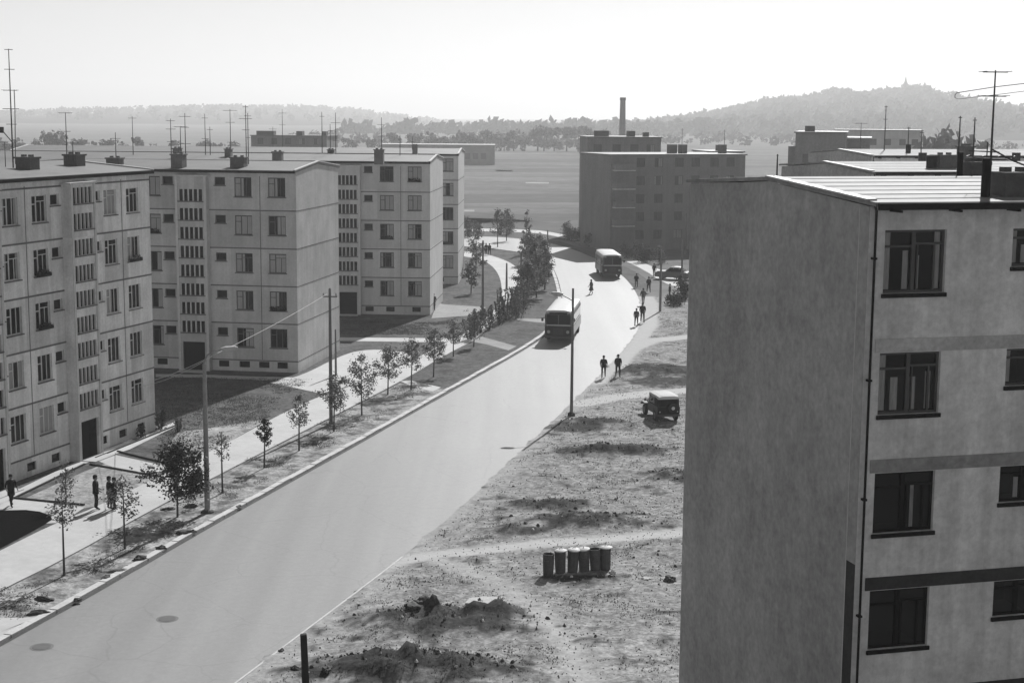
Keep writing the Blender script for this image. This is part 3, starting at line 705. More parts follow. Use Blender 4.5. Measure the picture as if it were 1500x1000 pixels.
# right-hand row: gables end-on, roofs catching the sun
def side_block(label, d, eave_z, L, roof, near, px=1275, py=292):
    c = RB_C if near else at(px, py, d); rot = RB_ROT
    H = eave_z; W = 11.5 if near else 10.95
    root = empty('apartment_block', (c.x, c.y, 0), rot, label, 'apartment block', 'apartment blocks in the row on the right')
    hs = 2.925 if near else 2.8; top = H-.56; wins = []; holes = []
    for k in range(5):
        zt = top - k*hs
        if near:
            holes.append((.42, 2.04, zt-1.5, zt)); wins.append((1.23, zt-1.5, 1.62, 1.5, True))
            for xx in (3.82, 6.9, 9.6): holes.append((xx, xx+1.4, zt-.92, zt)); wins.append((xx+.7, zt-.92, 1.4, .92, False))
        else:
            for xx in (.5, 3.4, 6.4, 9.4, 12.4): holes.append((xx, xx+1.4, zt-1.42, zt)); wins.append((xx+.7, zt-1.42, 1.4, 1.42, False))
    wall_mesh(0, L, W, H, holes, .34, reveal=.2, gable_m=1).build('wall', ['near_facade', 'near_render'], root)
    for i, (x, z, wd, ht, big) in enumerate(wins):
        if near:
            f = MB(); hw = wd/2; t = .06
            f.box(-hw,-hw+t,.1,.17,0,ht).box(hw-t,hw,.1,.17,0,ht).box(-hw+t,hw-t,.1,.17,ht-t,ht).box(-hw+t,hw-t,.1,.17,0,t)
            f.box(-.05,.05,.09,.165,t,ht-t).box(-hw+t,-.05,.095,.165,ht*.72,ht*.72+.05).box(.05,hw-t,.095,.165,ht*.76,ht*.76+.05)
            if big: f.box(.1,.13,.1,.16,t,ht*.76).box(hw*.66,hw*.66+.05,.1,.16,t,ht*.76)
            wo = f.build('window', 'frame_dull' if z > top-hs-1.6 else 'frame_dark', root, loc=(x,0,z))
            MB().add([(-hw+.02,.14,.02),(hw-.02,.14,.02),(hw-.02,.14,ht-.02),(-hw+.02,.14,ht-.02)],[(0,1,2,3)]).build('pane', 'glass', wo)
            MB().box(-hw-.04, hw+.04, -.06, -.003, -.10, -.004).build('sill', 'frame_dark', wo)
            rm_ = MB(); a_, b_, c_, d_ = max(-hw-.6, .06-x), hw+.6, -.5, ht+.3; y0_, y1_ = .21, 2.6
            rm_.add([(a_,y1_,c_),(b_,y1_,c_),(b_,y1_,d_),(a_,y1_,d_),(a_,y0_,c_),(b_,y0_,c_),(b_,y0_,d_),(a_,y0_,d_)], [(0,1,2,3),(0,1,5,4),(1,2,6,5),(2,3,7,6),(3,0,4,7)])
            rm_.build('room', 'room_dark', wo)
            sets = (((-.95,-.72,.0,1),(-.3,-.12,.0,.7),(.14,.24,.0,.62),(.72,.9,.0,1)), ((-.95,-.7,0,1),(-.52,-.28,0,.62),(.08,.3,0,.62),(.62,.8,0,.7)), ((-.9,-.7,0,1),(.3,.42,0,.8),(.7,.9,0,1)))[i % 3]
            for xa, xb, za, zb in (sets if z > top-hs-1.7 else sets[1:2] if z > top-2*hs-1.7 else ()):
                n = 8; cm = MB()
                for q in range(n):
                    p0, p1 = hw*(xa+(xb-xa)*q/n), hw*(xa+(xb-xa)*(q+1)/n)
                    cm.add([(p0,.165+.02*(q%2),.08+za*ht),(p1,.165+.02*((q+1)%2),.08+za*ht),(p1,.165+.02*((q+1)%2),ht*zb-.05),(p0,.165+.02*(q%2),ht*zb-.05)], [(0,1,2,3)])
                cm.build('curtain', 'curtain_dim', wo)
        else: put_window(root, x, z, wd, ht, 'dull_a')
    for k in range(1, 6):
        zt = top - k*hs
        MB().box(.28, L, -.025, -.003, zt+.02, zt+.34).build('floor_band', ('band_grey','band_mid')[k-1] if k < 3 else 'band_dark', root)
    MB().box(-.014, -.003, .0, .44, 8.3, H-.02).build('corner_panel', 'near_render', root); MB().box(-.016, -.003, .0, .44, -.4, 8.297).build('corner_panel', 'band_dark', root)
    MB().box(-.02, -.003, .443, .485, -.4, H-.02).build('corner_joint', 'trim_pale', root)
    mb = MB().tube([(.12,-.10,-.3),(.12,-.10,H-.1),(.12,-.02,H+.02)], .032, 8)
    for k in range(6): mb.box(.07,.17,-.145,0,1.2+k*2.9,1.25+k*2.9)
    mb.build('drainpipe', 'frame_dark', root)
    # roof sheets: slab with upstand seams
    mb = MB(); ev = .42; t = .1; yl = [-ev, W/2, W+.2]; zl = [H+.02, H+.36, H+.04]
    for s in (0,1):
        ya,yb,za,zb = yl[s],yl[s+1],zl[s],zl[s+1]
        mb.add([(-.08,ya,za),(L,ya,za),(L,yb,zb),(-.08,yb,zb),(-.08,ya,za+t),(L,ya,za+t),(L,yb,zb+t),(-.08,yb,zb+t)], [(0,3,2,1),(4,5,6,7),(0,1,5,4),(1,2,6,5),(2,3,7,6),(3,0,4,7)])
        for q in (.12,.27,.42,.58,.74,.9):
            y = ya+(yb-ya)*q; z = za+(zb-za)*q+t
            mb.box(.1, L, y-.03, y+.03, z-.02, z+.014)
    rf = mb.build('roof', roof, root)
    mb = MB()
    for s in (0,):
        n = 4
        for q in range(n):
            y0 = yl[0]+.35+(yl[1]-yl[0]-.35)*q/n; y1 = yl[0]+.35+(yl[1]-yl[0]-.35)*(q+.96)/n
            z0 = zl[0]+(zl[1]-zl[0])*(y0+ev)/(W/2+ev)+t+.005; z1 = zl[0]+(zl[1]-zl[0])*(y1+ev)/(W/2+ev)+t+.005
            mb.add([(-.14,y0,z0),(.14,y0,z0),(.14,y1,z1),(-.14,y1,z1),(-.14,y0,z0+.04),(.14,y0,z0+.04),(.14,y1,z1+.04),(-.14,y1,z1+.04)], [(0,3,2,1),(4,5,6,7),(0,1,5,4),(1,2,6,5),(2,3,7,6),(3,0,4,7)])
    mb.build('gable_edging', 'lid_pale', rf)
    gm = MB().box(-.02, L, -ev-.1, -ev-.004, H-.06, H+.1)
    for k in range(int(L/1.5)): gm.box(.5+k*1.55, .56+k*1.55, -ev-.12, -.01, H-.12, H-.065)
    gm.build('gutter', 'frame_dark', rf)
    return root, rf
R1, R1_rf = side_block('near right block, blank grey gable filling the right edge, dark windows beside it', 36, 16.94, 16, 'roof_sheet', True)
R2, R2_rf = side_block('second block of the right-hand row, its pale roof just above the near roof', 79, 16.15, 34, 'roof_sheet', False, 1277, 251)
R3, R3_rf = side_block('third block of the right-hand row, hazy pale roof behind the second', 117, 16.05, 46, 'roof_sheet', False, 1277, 228)
def vent_pipe(rf, root, px, py0, py1, Y, r):
    a = at(px, py1, Y); b = at(px, py0, Y); pa = local(root, a); pb = local(root, b)
    return MB().tube([pa-Vector((0,0,.5)), Vector((pa.x,pa.y,pb.z)), Vector((pa.x,pa.y,pb.z+.02))], [r, r, r*1.15], 10).build('vent_pipe', 'frame_dark', rf)
chimney(R1, R1_rf, 1452, 1512, 252, 290, 17.15, depth=.8, Y=37.9)
vent_pipe(R1_rf, R1, 1443, 233, 287, 37.4, .11)
chimney(R1, R1_rf, 1409, 1441, 237, 268, 17.2, depth=.7, Y=45); vent_pipe(R1_rf, R1, 1405, 224, 268, 44.5, .09)
chimney(R2, R2_rf, 1366, 1398, 227, 254, 16.3, Y=82); vent_pipe(R2_rf, R2, 1364, 228, 254, 81.5, .28)
chimney(R2, R2_rf, 1405, 1422, 214, 236, 16.3, Y=86)
vent_pipe(R3_rf, R3, 1330, 212, 231, 120, .2); vent_pipe(R3_rf, R3, 1351, 224, 238, 112, .3)
vent_pipe(R3_rf, R3, 1488, 224, 240, 112, .3)

# block under the chimney in the middle distance, with balconies
def plain_block(name, label, cat, c, rot, x0, x1, W, H, wall, wins, extra=None, flat='bitumen', group=None):
    root = empty(name, (c.x, c.y, 0), rot, label, cat, group)
    holes = [(x-w_/2, x+w_/2, z, z+h_) for x, z, w_, h_ in wins]
    wall_mesh(x0, x1, W, H, holes, 0.02).build('wall', wall, root)
    for x, z, w_, h_ in wins: put_window(root, x, z, w_, h_, 'dusty_a', with_sill=False, curtain=.25)  # 'dusty_a': paler panes, reflection put into the colour
    rf = MB().box(x0-.2, x1+.2, -.25, W+.25, H+.03, H+.22).build('roof', flat, root)
    return root, rf
Ec = G(893, 368); E_ROT = R_(20)
wl = [(x, 1.6+2.55*k, 1.3, 1.3) for k in range(5) for x in (4.6, 7.4, 10.6, 13.2, 16.2, 18.8)]
E, E_rf = plain_block('apartment_block', 'dark brick block with balconies at its near corner, a thin chimney rising behind it', 'apartment block', Ec, E_ROT, 0, 21.2, 11, 13.4, 'dark_brickwork', wl, group='blocks beyond the bend')
for k in range(1, 5):
    z = .9+2.6*k
    b_ = MB().box(.25, 3.3, -1.2, -.004, z, z+.14, 0).box(.25,3.3,-1.2,-1.12,z+.14,z+1.0,1).box(.25,.32,-1.12,-.004,z+.14,z+1.0,1).box(3.23,3.3,-1.12,-.004,z+.14,z+1.0,1)
    b_.build('balcony', ['trim_pale', 'dark_brickwork'], E)
for x, w_ in ((10.6,1.1), (12.4,.9), (18.9,.8)): MB().box(x, x+w_, 3, 4.2, 13.6, 14.9).build('chimney', 'chimney_render', E_rf)
Fc = at(859, 340, 243); Fc.z = 0
Fb, F_rf = plain_block('apartment_block', 'taller dark block right behind the brick block, square boxes along its roof', 'apartment block', Fc, R_(4), 0, 11.6, 11, 15.5, 'dark_brickwork', [(x, 1.6+2.9*k, 1.3, 1.3) for k in range(5) for x in (1.6,4.6,7.4,10)], group='blocks beyond the bend')
for x, w_, h_ in ((1.4,2.2,.9), (6.6,1.2,.9), (9.2,.8,.7)): MB().box(x, x+w_, 2, 3.6, 15.7, 15.7+h_).build('chimney', 'chimney_render', F_rf)
Hc = at(1040, 222, 232); Hc.z = 0
H_, H_rf = plain_block('apartment_block', 'paler end block joined to the right of the dark brick block', 'apartment block', Hc, R_(8), 0, 5.2, 10, 13.6, 'facade_panel_far', [(x, 1.6+2.55*k, 1.2, 1.3) for k in range(5) for x in (1.4,3.8)], group='blocks beyond the bend')
MB().box(1.8, 3.0, 2, 3.5, 13.8, 14.7).build('chimney', 'chimney_render', H_rf)
# factory chimney far behind
pc = at(912, 170, 500); tz = at(912, 143, 500).z
ch = empty('factory_chimney', (pc.x, pc.y, 0), 0, 'tall thin factory chimney rising behind the dark middle blocks', 'chimney')
MB().lathe([(1.35,0),(1.1,tz*.5),(.85,tz-1),(.85,tz)], 18).build('shaft', 'dark_brickwork', ch)
MB().lathe([(.93,tz-.9),(.98,tz-.7),(.98,tz-.1),(.92,tz)], 18).build('rim', 'chimney_render', ch)
# block end seen above the left roofs
Jc = at(368, 220, 330); Jc.z = 0
J, J_rf = plain_block('apartment_block', 'dark distant block end rising above the flat roofs on the left', 'apartment block', Jc, R_(-6), 0, 16.4, 11, 14.1, 'dark_brickwork', [(x, 2+2.6*k, 1.3, 1.3) for k in range(5) for x in (2,5,8,11,14)])
for x, w_, h_ in ((.9,3.8,.9), (9.6,1.3,.9), (15.1,1.0,.9)): MB().box(x, x+w_, 1, 3.0, 14.3, 14.3+h_).build('chimney', 'chimney_render', J_rf)
# long low works building in the fields
Kc = G(604, 241); 
K, K_rf = plain_block('factory_building', 'long low works building with a bright roof edge in the fields', 'works building', Kc, R_(1), -12, (724-604)*Kc.y/F, 16, 7.4, 'brick_pale', [(x*3.0, 2.2, 2.0, 2.2) for x in range(1, 10)], flat='lid_pale')
# dark blocks beyond the right-hand row
Lc = at(1164, 245, 190); Lc.z = 0
L_, L_rf = plain_block('apartment_block', 'dark block with a roof box beyond the right-hand row, below the wooded hill', 'apartment block', Lc, R_(-13), 0, 6.0, 14, 17.0, 'dark_brickwork', [(x, 1.6+2.9*k, 1.2, 1.3) for k in range(5) for x in (1.5,4.2)], group='blocks beyond the right-hand row')
MB().box(1.0, 2.2, 2, 3.2, 17.2, 17.9).build('chimney', 'chimney_render', L_rf)
MB().box(-.9, -.004, 1.0, 8, -.5, 15.4).build('side_wing', 'dark_brickwork', L_)
Mc = at(1236, 240, 200); Mc.z = 0
M_, M_rf = plain_block('apartment_block', 'lower wing with a pale roof strip right of the dark boxed block', 'apartment block', Mc, R_(-13), 0, 3.2, 12, 16.2, 'dark_brickwork', [(x, 1.6+2.9*k, 1.0, 1.3) for k in range(5) for x in (.9,2.4)], flat='lid_pale', group='blocks beyond the right-hand row')
Nc = at(1222, 230, 330); Nc.z = 0
N_, N_rf = plain_block('apartment_block', 'long hazy block with a flat roof in front of the wooded hill', 'apartment block', Nc, R_(-13), 0, 18, 12, 16.2, 'facade_panel_far', [(x, 2+2.8*k, 1.3, 1.3) for k in range(5) for x in (2,5,8,11,14,16.5)], group='blocks beyond the right-hand row')
Pc = at(1335, 240, 260); Pc.z = 0
P_, P_rf = plain_block('apartment_block', 'hazy dark roof line between the rooftop aerials on the right', 'apartment block', Pc, R_(-13), 0, 7, 12, 13.2, 'dark_brickwork', [(x, 1.5+2.4*k, 1.2, 1.2) for k in range(5) for x in (1.5,4,6)], group='blocks beyond the right-hand row')

# ------------------------------------------------------------------ hills and far woods
def hill(name, ridge, dist, foot, back, m, canopy=0):
    """terrain: foot line, rising slope, crest at the ridge, falling back"""
    pr = []
    for (xa, ya), (xb, yb) in zip(ridge, ridge[1:]):
        n = max(1, int(abs(xb-xa)/6))
        pr += [(xa+(xb-xa)*i/n, ya+(yb-ya)*i/n) for i in range(n)]
    pr.append(ridge[-1]); rows = []
    fr = [0, .15, .3, .45, .6, .75, .88, .96, 1.0]
    crest = []
    for x, y in pr:
        c = at(x, y, dist); c.z -= canopy; crest.append(c)
    vs = []; W_ = len(pr)
    for t in fr:
        for c in crest:
            Y = foot+(dist-foot)*t; s = t*t*(3-2*t); k = Y/dist
            vs.append((c.x*(k*.35+.65), Y, -1+(c.z+1)*s + (2.5*NZ.noise((c.x*.01, Y*.01, 2)) if 0 < t < .97 else 0)))
    for t in (.3, .7, 1.0):
        for c in crest: vs.append((c.x, dist+back*t, -1+(c.z+1)*(1-t)**1.3))
    fs = []
    nr = len(fr)+3
    for r in range(nr-1):
        for i in range(W_-1): fs.append((r*W_+i, r*W_+i+1, (r+1)*W_+i+1, (r+1)*W_+i))
    me = MB().add(vs, fs).mesh(name, m); me.polygons.foreach_set('use_smooth', [True]*len(me.polygons))
    o = link(name, me); o['kind'] = 'structure'
    return vs, W_, len(fr)
def leaf_blob(mb, c, rx, rz, n, size):
    for _ in range(n):
        while True:
            p = Vector((rnd.uniform(-1,1), rnd.uniform(-1,1), rnd.uniform(-1,1)))
            if .25 < p.length < 1: break
        q = Vector((c[0]+p.x*rx, c[1]+p.y*rx, c[2]+p.z*rz))
        a = Vector((rnd.uniform(-1,1), rnd.uniform(-1,1), rnd.uniform(-1,1))).normalized()*size*rnd.uniform(.6,1.3); b = a.orthogonal().normalized()*size*rnd.uniform(.5,1.1)
        mb.add([q-a-b*.4, q-a*.2+b, q+a, q+a*.1-b], [(0,1,2,3)])
def wood(name, hv, count, m, r=(4,8), rows=(3,8), n=26):
    vs, W_, nr = hv; mb = MB()
    for _ in range(count):
        rr = rnd.randint(rows[0], rows[1]-1) if rnd.random() < .6 else rows[1]-1
        i = rnd.randint(0, W_-2); t = rnd.random(); u = rnd.random()
        a = Vector(vs[rr*W_+i]); b = Vector(vs[rr*W_+i+1]); c = Vector(vs[(rr+1)*W_+i])
        p = a + (b-a)*t + (c-a)*u; q = rnd.uniform(*r)
        leaf_blob(mb, (p.x, p.y, p.z+q*.6), q*.7, q*.85, n, q*.33)
    for i in range(0, W_-1):                     # crest line
        for _ in range(2):
            a = Vector(vs[(nr-1)*W_+i]); b = Vector(vs[(nr-1)*W_+i+1]); p = a+(b-a)*rnd.random(); q = rnd.uniform(*r)*rnd.choice((.7,.8,1,1.15))
            leaf_blob(mb, (p.x, p.y+rnd.uniform(-15,5), p.z+q*.5), q*.7, q*.85, n+6, q*.33)
    o = mb.build(name, m); o['kind'] = 'stuff'
hv = hill('hills', [(-300,178),(-100,172),(0,166),(100,163),(200,160),(330,157.5),(450,158.5),(520,162),(600,173),(680,184),(740,194),(860,204),(960,210)], 3500, 2300, 800, 'hillside', canopy=7)
wood('distant_wood', hv, 900, 'leaf_wood', r=(7,11), rows=(2,8), n=14)
hv = hill('hills', [(560,205),(690,197),(760,193),(850,189),(950,184),(1010,176),(1060,168),(1120,154),(1170,150),(1200,146),(1212,140),(1235,138),(1250,145),(1270,143),(1290,140),(1320,138),(1345,134),(1362,142),(1400,152),(1450,160),(1500,167),(1600,174),(1750,184)], 2200, 1300, 700, 'hillside', canopy=8)
wood('hill_wood', hv, 3200, 'leaf_wood', r=(8,13), rows=(1,8), n=18)
mb = MB()
for _ in range(450):
    Y = 760 + 640*rnd.random()**.8; px = rnd.uniform(420, 1560); p = at(px, 300, Y); q = rnd.uniform(2.0, 6)*(.45+Y/2200)
    if Y < 700 and rnd.random() < .45: continue
    if NZ.noise((p.x*.004, Y*.006, 11)) < -.05: continue
    leaf_blob(mb, (p.x, Y, q*.55), q*.9, q*.6, 20, q*.3)
o = mb.build('scattered_copse', 'leaf_wood'); o['kind'] = 'stuff'
# church on the hilltop
cp = at(1326, 136, 2190); cz = cp.z - 4
ch = empty('hill_church', (cp.x, cp.y, cz), .3, 'small church with a pointed spire on top of the wooded hill', 'church')
MB().box(-2,2,-2,2,-1,9.5).box(-2.3,2.3,-2.3,2.3,9.5,10).build('tower', 'dark_brickwork', ch)
MB().lathe([(2.2,10),(1.3,11.2),(.7,13.2),(.15,17.5),(.05,18.2)], 8).build('spire', 'chimney_render', ch)
MB().box(2.01,16,-4,4,-1,5.5).prism([(2.01,-4),(16,-4),(16,4),(2.01,4)],5.5,5.6).build('nave', 'dark_brickwork', ch)
MB().add([(2.1,-4.4,5.6),(16.3,-4.4,5.6),(16.3,4.4,5.6),(2.1,4.4,5.6),(2.1,0,9.4),(16.3,0,9.4)],[(0,1,5,4),(2,3,4,5),(1,2,5),(3,0,4)]).build('roof','chimney_render',ch)
MB().lathe([(.9,8.8),(1.0,10),(.6,11),(.1,13)],8,T=Matrix.Translation((14,0,0))).build('turret','chimney_render',ch)
ch.scale = (2.2, 2.2, 1.5)

# ------------------------------------------------------------------ trees
def young_tree(seed, h, crown_w, crown_h, leaves, leaf=.11, trunk_r=.045, sparse=1.0):
    """trunk mesh + crown mesh; crown of leaf clumps at the ends of real branches"""
    r = random.Random(seed); tb = MB(); cb = MB()
    bend = Vector((r.uniform(-.06,.06), r.uniform(-.06,.06), 0))
    pts = [Vector((0,0,-.1)), Vector((0,0,h*.2))+bend*.5, Vector((0,0,h*.45))+bend, Vector((0,0,h*.7))+bend*1.3, Vector((0,0,h*.93))+bend*1.1]
    tb.tube(pts, [trunk_r*1.25, trunk_r, trunk_r*.85, trunk_r*.55, trunk_r*.2], 6)
    z0 = h - crown_h; tips = []
    nb = 11
    for i in range(nb):
        t = i/(nb-1); z = z0 + crown_h*(.02+.8*t); a = i*2.4 + r.uniform(-.4,.4)
        prof = math.sin(PI*min(1, .22+.72*t))**.8
        L = crown_w*.5*prof*r.uniform(.6,1.15); st = pts[2].lerp(pts[4], max(0, min(1, (z-.25*crown_h-h*.45)/(h*.48))))
        st = Vector((st.x, st.y, max(h*.3, z-.12*crown_h)))
        e = Vector((st.x+L*math.cos(a), st.y+L*math.sin(a), z+crown_h*.1*r.uniform(.2,1.4)))
        mid = st.lerp(e, .5)+Vector((0,0,-.04*crown_h))
        tb.tube([st, mid, e], [trunk_r*.4, trunk_r*.28, trunk_r*.12], 4)
        tips += [e, st.lerp(e,.72), mid] if L > .25 else [e]
    tips.append(pts[4]); tips.append(pts[4]+Vector((0,0,crown_h*.05)))
    per = max(3, int(leaves/len(tips)))
    for p in tips:
        cr = crown_w*.17*r.uniform(.6,1.2)
        for _ in range(int(per*r.uniform(.4,1.6)*sparse)):
            d = Vector((r.gauss(0,1), r.gauss(0,1), r.gauss(0,.9)))*cr*.55; q = p+d
            a = Vector((r.uniform(-1,1), r.uniform(-1,1), r.uniform(-.8,.6))).normalized()*leaf*r.uniform(.6,1.2); b = a.orthogonal().normalized(); b.rotate(Matrix.Rotation(r.uniform(0,6.3),3,a.normalized())); b *= leaf*r.uniform(.35,.7)
            cb.add([q-a, q+b, q+a, q-b], [(0,1,2,3)])
    return tb.mesh('trunk', 'bark'), cb
def plant_tree(name, px, py, h, cw, ch_, n, label, cat, m='leaf', group=None, seed=None, leaf=.11, z=.11, sparse=1.0, tr=.045, meshes=None, pos=None):
    p = G(px, py, z) if pos is None else pos
    root = empty(name, (p.x, p.y, z if pos is None else pos.z), rnd.uniform(0,6.28) if meshes else 0, label, cat, group)
    if meshes: tm, cm = meshes
    else:
        tm, cb = young_tree(seed or int(px*7+py), h, cw, ch_, n, leaf, tr, sparse); cm = cb.mesh('crown', m)
    link('trunk', tm, root); link('crown', cm, root)
    return root, (tm, cm)
gr = 'young trees along the left verge'
VT = [ # px, py, h, crown w, crown h, leaves, material, leaf, label
 (94,843,3.9,1.25,1.7,190,'leaf_pale',.11,'sparse pale sapling nearest the camera at the left end of the verge'),
 (183,803,3.2,1.6,1.7,260,'leaf_pale',.11,'thin sapling with loose leaves just right of the standing group of men'),
 (260,757,3.45,2.7,2.5,1900,'leaf_dark',.135,'dark full-crowned young tree just left of the near lamp post'),
 (326,722,3.2,1.0,1.3,130,'leaf_pale',.10,'wispy thin-leaved sapling just right of the near lamp post'),
 (387,685,2.75,.9,1.4,330,'leaf_dark',.11,'small sapling with a tight dark narrow crown'),
 (438,660,3.2,1.2,1.7,300,'leaf',.11,'slim sapling with an oval crown left of the bare tall pole'),
 (489,632,3.6,1.7,2.1,600,'leaf',.12,'bushy young tree standing right at the bare tall pole'),
 (530,608,3.8,2.0,2.5,600,'leaf',.12,'wide loose young tree just right of the bare tall pole'),
 (568,578,3.3,2.0,2.0,520,'leaf',.12,'round young tree before the plaza beside the second block'),
 (602,571,3.6,1.6,2.0,460,'leaf',.12,'young tree at the near end of the path crossing the verge'),
 (635,552,3.5,1.9,2.1,560,'leaf',.12,'young tree just beyond the path crossing the verge'),
 (664,522,2.8,1.6,1.6,420,'leaf',.12,'small young tree before the clump of dark bushes'),
 (694,508,3.0,1.4,1.7,380,'leaf',.12,'last slim young tree where the bushes begin'),
 (96,742,2.2,1.0,1.4,160,'leaf_pale',.1,'faint little sapling on the bare ground before the near left block'),
]
for px, py, h, cw, chh, n, m_, lf, lb in VT:
    plant_tree('young_tree', px, py, h, cw, chh, int(n*2.3), lb, 'tree', m_, gr, leaf=lf*.68)
# bushes and thicker trees on the verge before the bend
def bush(seed, h, wd, n, leaf, spiky=.3):
    r = random.Random(seed); tb = MB(); cb = MB()
    for i in range(7):
        a = r.uniform(0,6.28); d = r.uniform(.1,.45)*wd; top = Vector((d*math.cos(a), d*math.sin(a), h*r.uniform(.6,1)))
        b = Vector((d*.25*math.cos(a), d*.25*math.sin(a), -.1)); mid = b.lerp(top,.5)+Vector((r.uniform(-.1,.1), r.uniform(-.1,.1),0))
        tb.tube([b, mid, top], [.035,.025,.008], 4)
        for _ in range(n//7):
            t = r.random()**.7; p = (b.lerp(mid, t*2) if t < .5 else mid.lerp(top, t*2-1))
            sp = wd*.2*(1.15-t*(.6+spiky)); q = p+Vector((r.gauss(0,1), r.gauss(0,1), r.gauss(0,.8)))*sp
            if q.z < .02: continue
            a_ = Vector((r.uniform(-1,1), r.uniform(-1,1), r.uniform(-.3,1))).normalized()*leaf*r.uniform(.6,1.3); c_ = a_.orthogonal().normalized()*leaf*r.uniform(.3,.6)
            cb.add([q-a_, q+c_, q+a_, q-c_], [(0,1,2,3)])
    return tb.mesh('stem', 'bark'), cb
def plant_bush(px, py, h, wd, n, label, m='leaf', group=None, leaf=.14, spiky=.3, seed=None, z=.11, name='bush'):
    p = G(px, py, z); root = empty(name, (p.x, p.y, z), 0, label, name.replace('_', ' '), group)
    s, cb = bush(seed or int(px*3+py*5), h, wd, n, leaf, spiky); link('stem', s, root); link('foliage', cb.mesh('foliage', m), root)
    return root
bg = 'bushes and trees on the verge before the bend'
BU = [(688,497,3.0,1.9,800,.5),(702,488,2.6,1.6,600,.5),(716,482,2.8,1.7,650,.5),(731,474,3.6,1.5,750,.8),(741,469,4.0,1.6,850,.9),(752,462,4.2,1.7,900,.9),(760,466,3.0,2.0,700,.5),(768,453,4.0,2.4,900,.4)]
BL = ['low dark bush nearest the path on the verge before the bend','small shrub right behind the nearest verge bush','round shrub between the low bushes and the spiky ones','first of the upright spiky shrubs on the verge','tall spiky shrub in the middle of the spiky ones','tallest spiky shrub beside the curved path','squat shrub on the road side of the spiky ones','broad bush joining the spiky shrubs to the dark trees']
for (px, py, h, wd, n, sp), lb in zip(BU, BL): plant_bush(px, py, h*.86, wd, int(n*1.1), lb, 'leaf', bg, .11, sp)
TR = [(772,443,4.6,2.6,2.9,1500),(786,436,5.4,2.8,4.0,1800),(798,424,5.2,2.4,3.8,1600),(782,418,5.6,2.6,4.2,1600),(797,406,5.0,2.4,3.8,1500),(778,402,5.4,2.6,4.2,1500),(790,392,4.6,2.2,3.4,1200),(774,388,4.6,2.4,3.6,1200)]
TL = ['dense dark tree at the near end of the tree clump by the bend','broad dense tree second in the clump by the bend','dense tree on the road side of the clump, behind the near bus','dense tree in the middle of the clump on the path side','dense tree near the road edge deep in the clump','tree towards the curved path deep in the clump','tree at the far road end of the clump','farthest tree of the clump beside the bend']
for (px, py, h, cw, chh, n), lb in zip(TR, TL): plant_tree('dense_tree', px, py, h*.88, cw, chh*.88, int(n*1.5), lb, 'tree', 'leaf', bg, leaf=.12, tr=.07)
# shrubs and small trees beyond the bend and round the brick block
for px, py, h, wd, n, lb in ((943,384,2.6,2.7,900,'round dark bush at the foot of the brick block'),(848,354,2.2,3.2,800,'wide bush at the left foot of the brick block'),(834,352,3.0,2.2,600,'loose bush left of the brick block beside the far path'),
    (868,361,2.0,3.0,700,'low bush along the base of the brick block'),(920,378,2.0,2.4,600,'small bush beside the far path under the balconies'),(686,347,3.2,2.6,700,'bush beside the far road near the left blocks'),(700,345,2.4,2.4,500,'lower bush right of the bush beside the far road'),
    (745,343,3.4,2.8,700,'bushy clump in the middle of the far road side'),(1003,440,2.6,2.0,700,'very dark bush beside the near right gable'),(990,448,1.2,2.2,500,'low weeds left of the very dark bush by the gable'),(968,386,2.4,2,450,'thin bush behind the parked light car')):
    plant_bush(px, py, h, wd, n, lb, 'leaf_dark' if 'very dark' in lb or 'dark bush' in lb else 'leaf', 'bushes beyond the bend', .17, .2, z=0.02)
for px, py, h, cw, chh, n, lb in ((729,361,5.4,2.2,3.6,900,'upright dark tree on the inner side of the far bend'),(742,352,4.6,2.2,3.2,700,'leaning loose tree by the far bend'),(697,400,4.6,2.6,3.4,800,'young tree on the lawn before the farthest left block'),(690,430,3.4,1.8,2.4,500,'small tree on the lawn near the third block'),(771,372,6.0,1.4,4.6,500,'slender tall tree rising out of the clump by the bend')):
    plant_tree('young_tree', px, py, h, cw, chh, n, lb, 'tree', 'leaf', 'trees round the far bend', leaf=.16, tr=.06)
# bush by the corner of the near left block and flower bush under its window
plant_bush(236,628,1.3,.9,320,'small bush at the far corner of the near left block','leaf_dark',None,.09,.3)
plant_bush(206,640,.75,.7,220,'little dark shrub under the basement windows of the near left block','leaf_dark',None,.08,.2)
plant_bush(262,632,1.0,.7,160,'wispy weed clump beside the path kerb past the near left block','leaf',None,.08,.3)
# far tree rows: every crown its own tree, a handful of shared shapes
FT = []
for s in range(5):
    tb = MB(); tb.tube([(0,0,-1),(0,0,3),(0,0,6)],[.4,.3,.15],5); cb = MB(); r_ = random.Random(s)
    for _ in range(9):
        leaf_blob(cb, (r_.uniform(-2,2), r_.uniform(-2,2), r_.uniform(1.6,9)), r_.uniform(1.3,2.3), r_.uniform(1.3,2.2), 34, .75)
    FT.append((tb.mesh('trunk','bark'), cb.mesh('crown','leaf_far')))
def far_tree(px, py_top, Y, lb, gp, wide=1.0):
    p = at(px, 300, Y); top = at(px, py_top, Y).z; k = top/10.6
    root = empty('far_tree', (p.x, p.y, 0), rnd.uniform(0,6.28), lb, 'tree', gp); tm, cm = rnd.choice(FT)
    link('trunk', tm, root); link('crown', cm, root); root.scale = (k*wide, k*wide, k)
for x, y in ((6,196),(28,199),(52,203),(66,193),(88,192),(96,190),(118,200),(140,204),(160,201),(184,202),(204,199),(232,206),(258,204),(301,202),(310,205),(326,207),(344,206),(404,206)):
    far_tree(x, y, 620, 'hazy tree in the far row behind the left-hand roofs', 'far trees behind the left-hand roofs', 1.1)
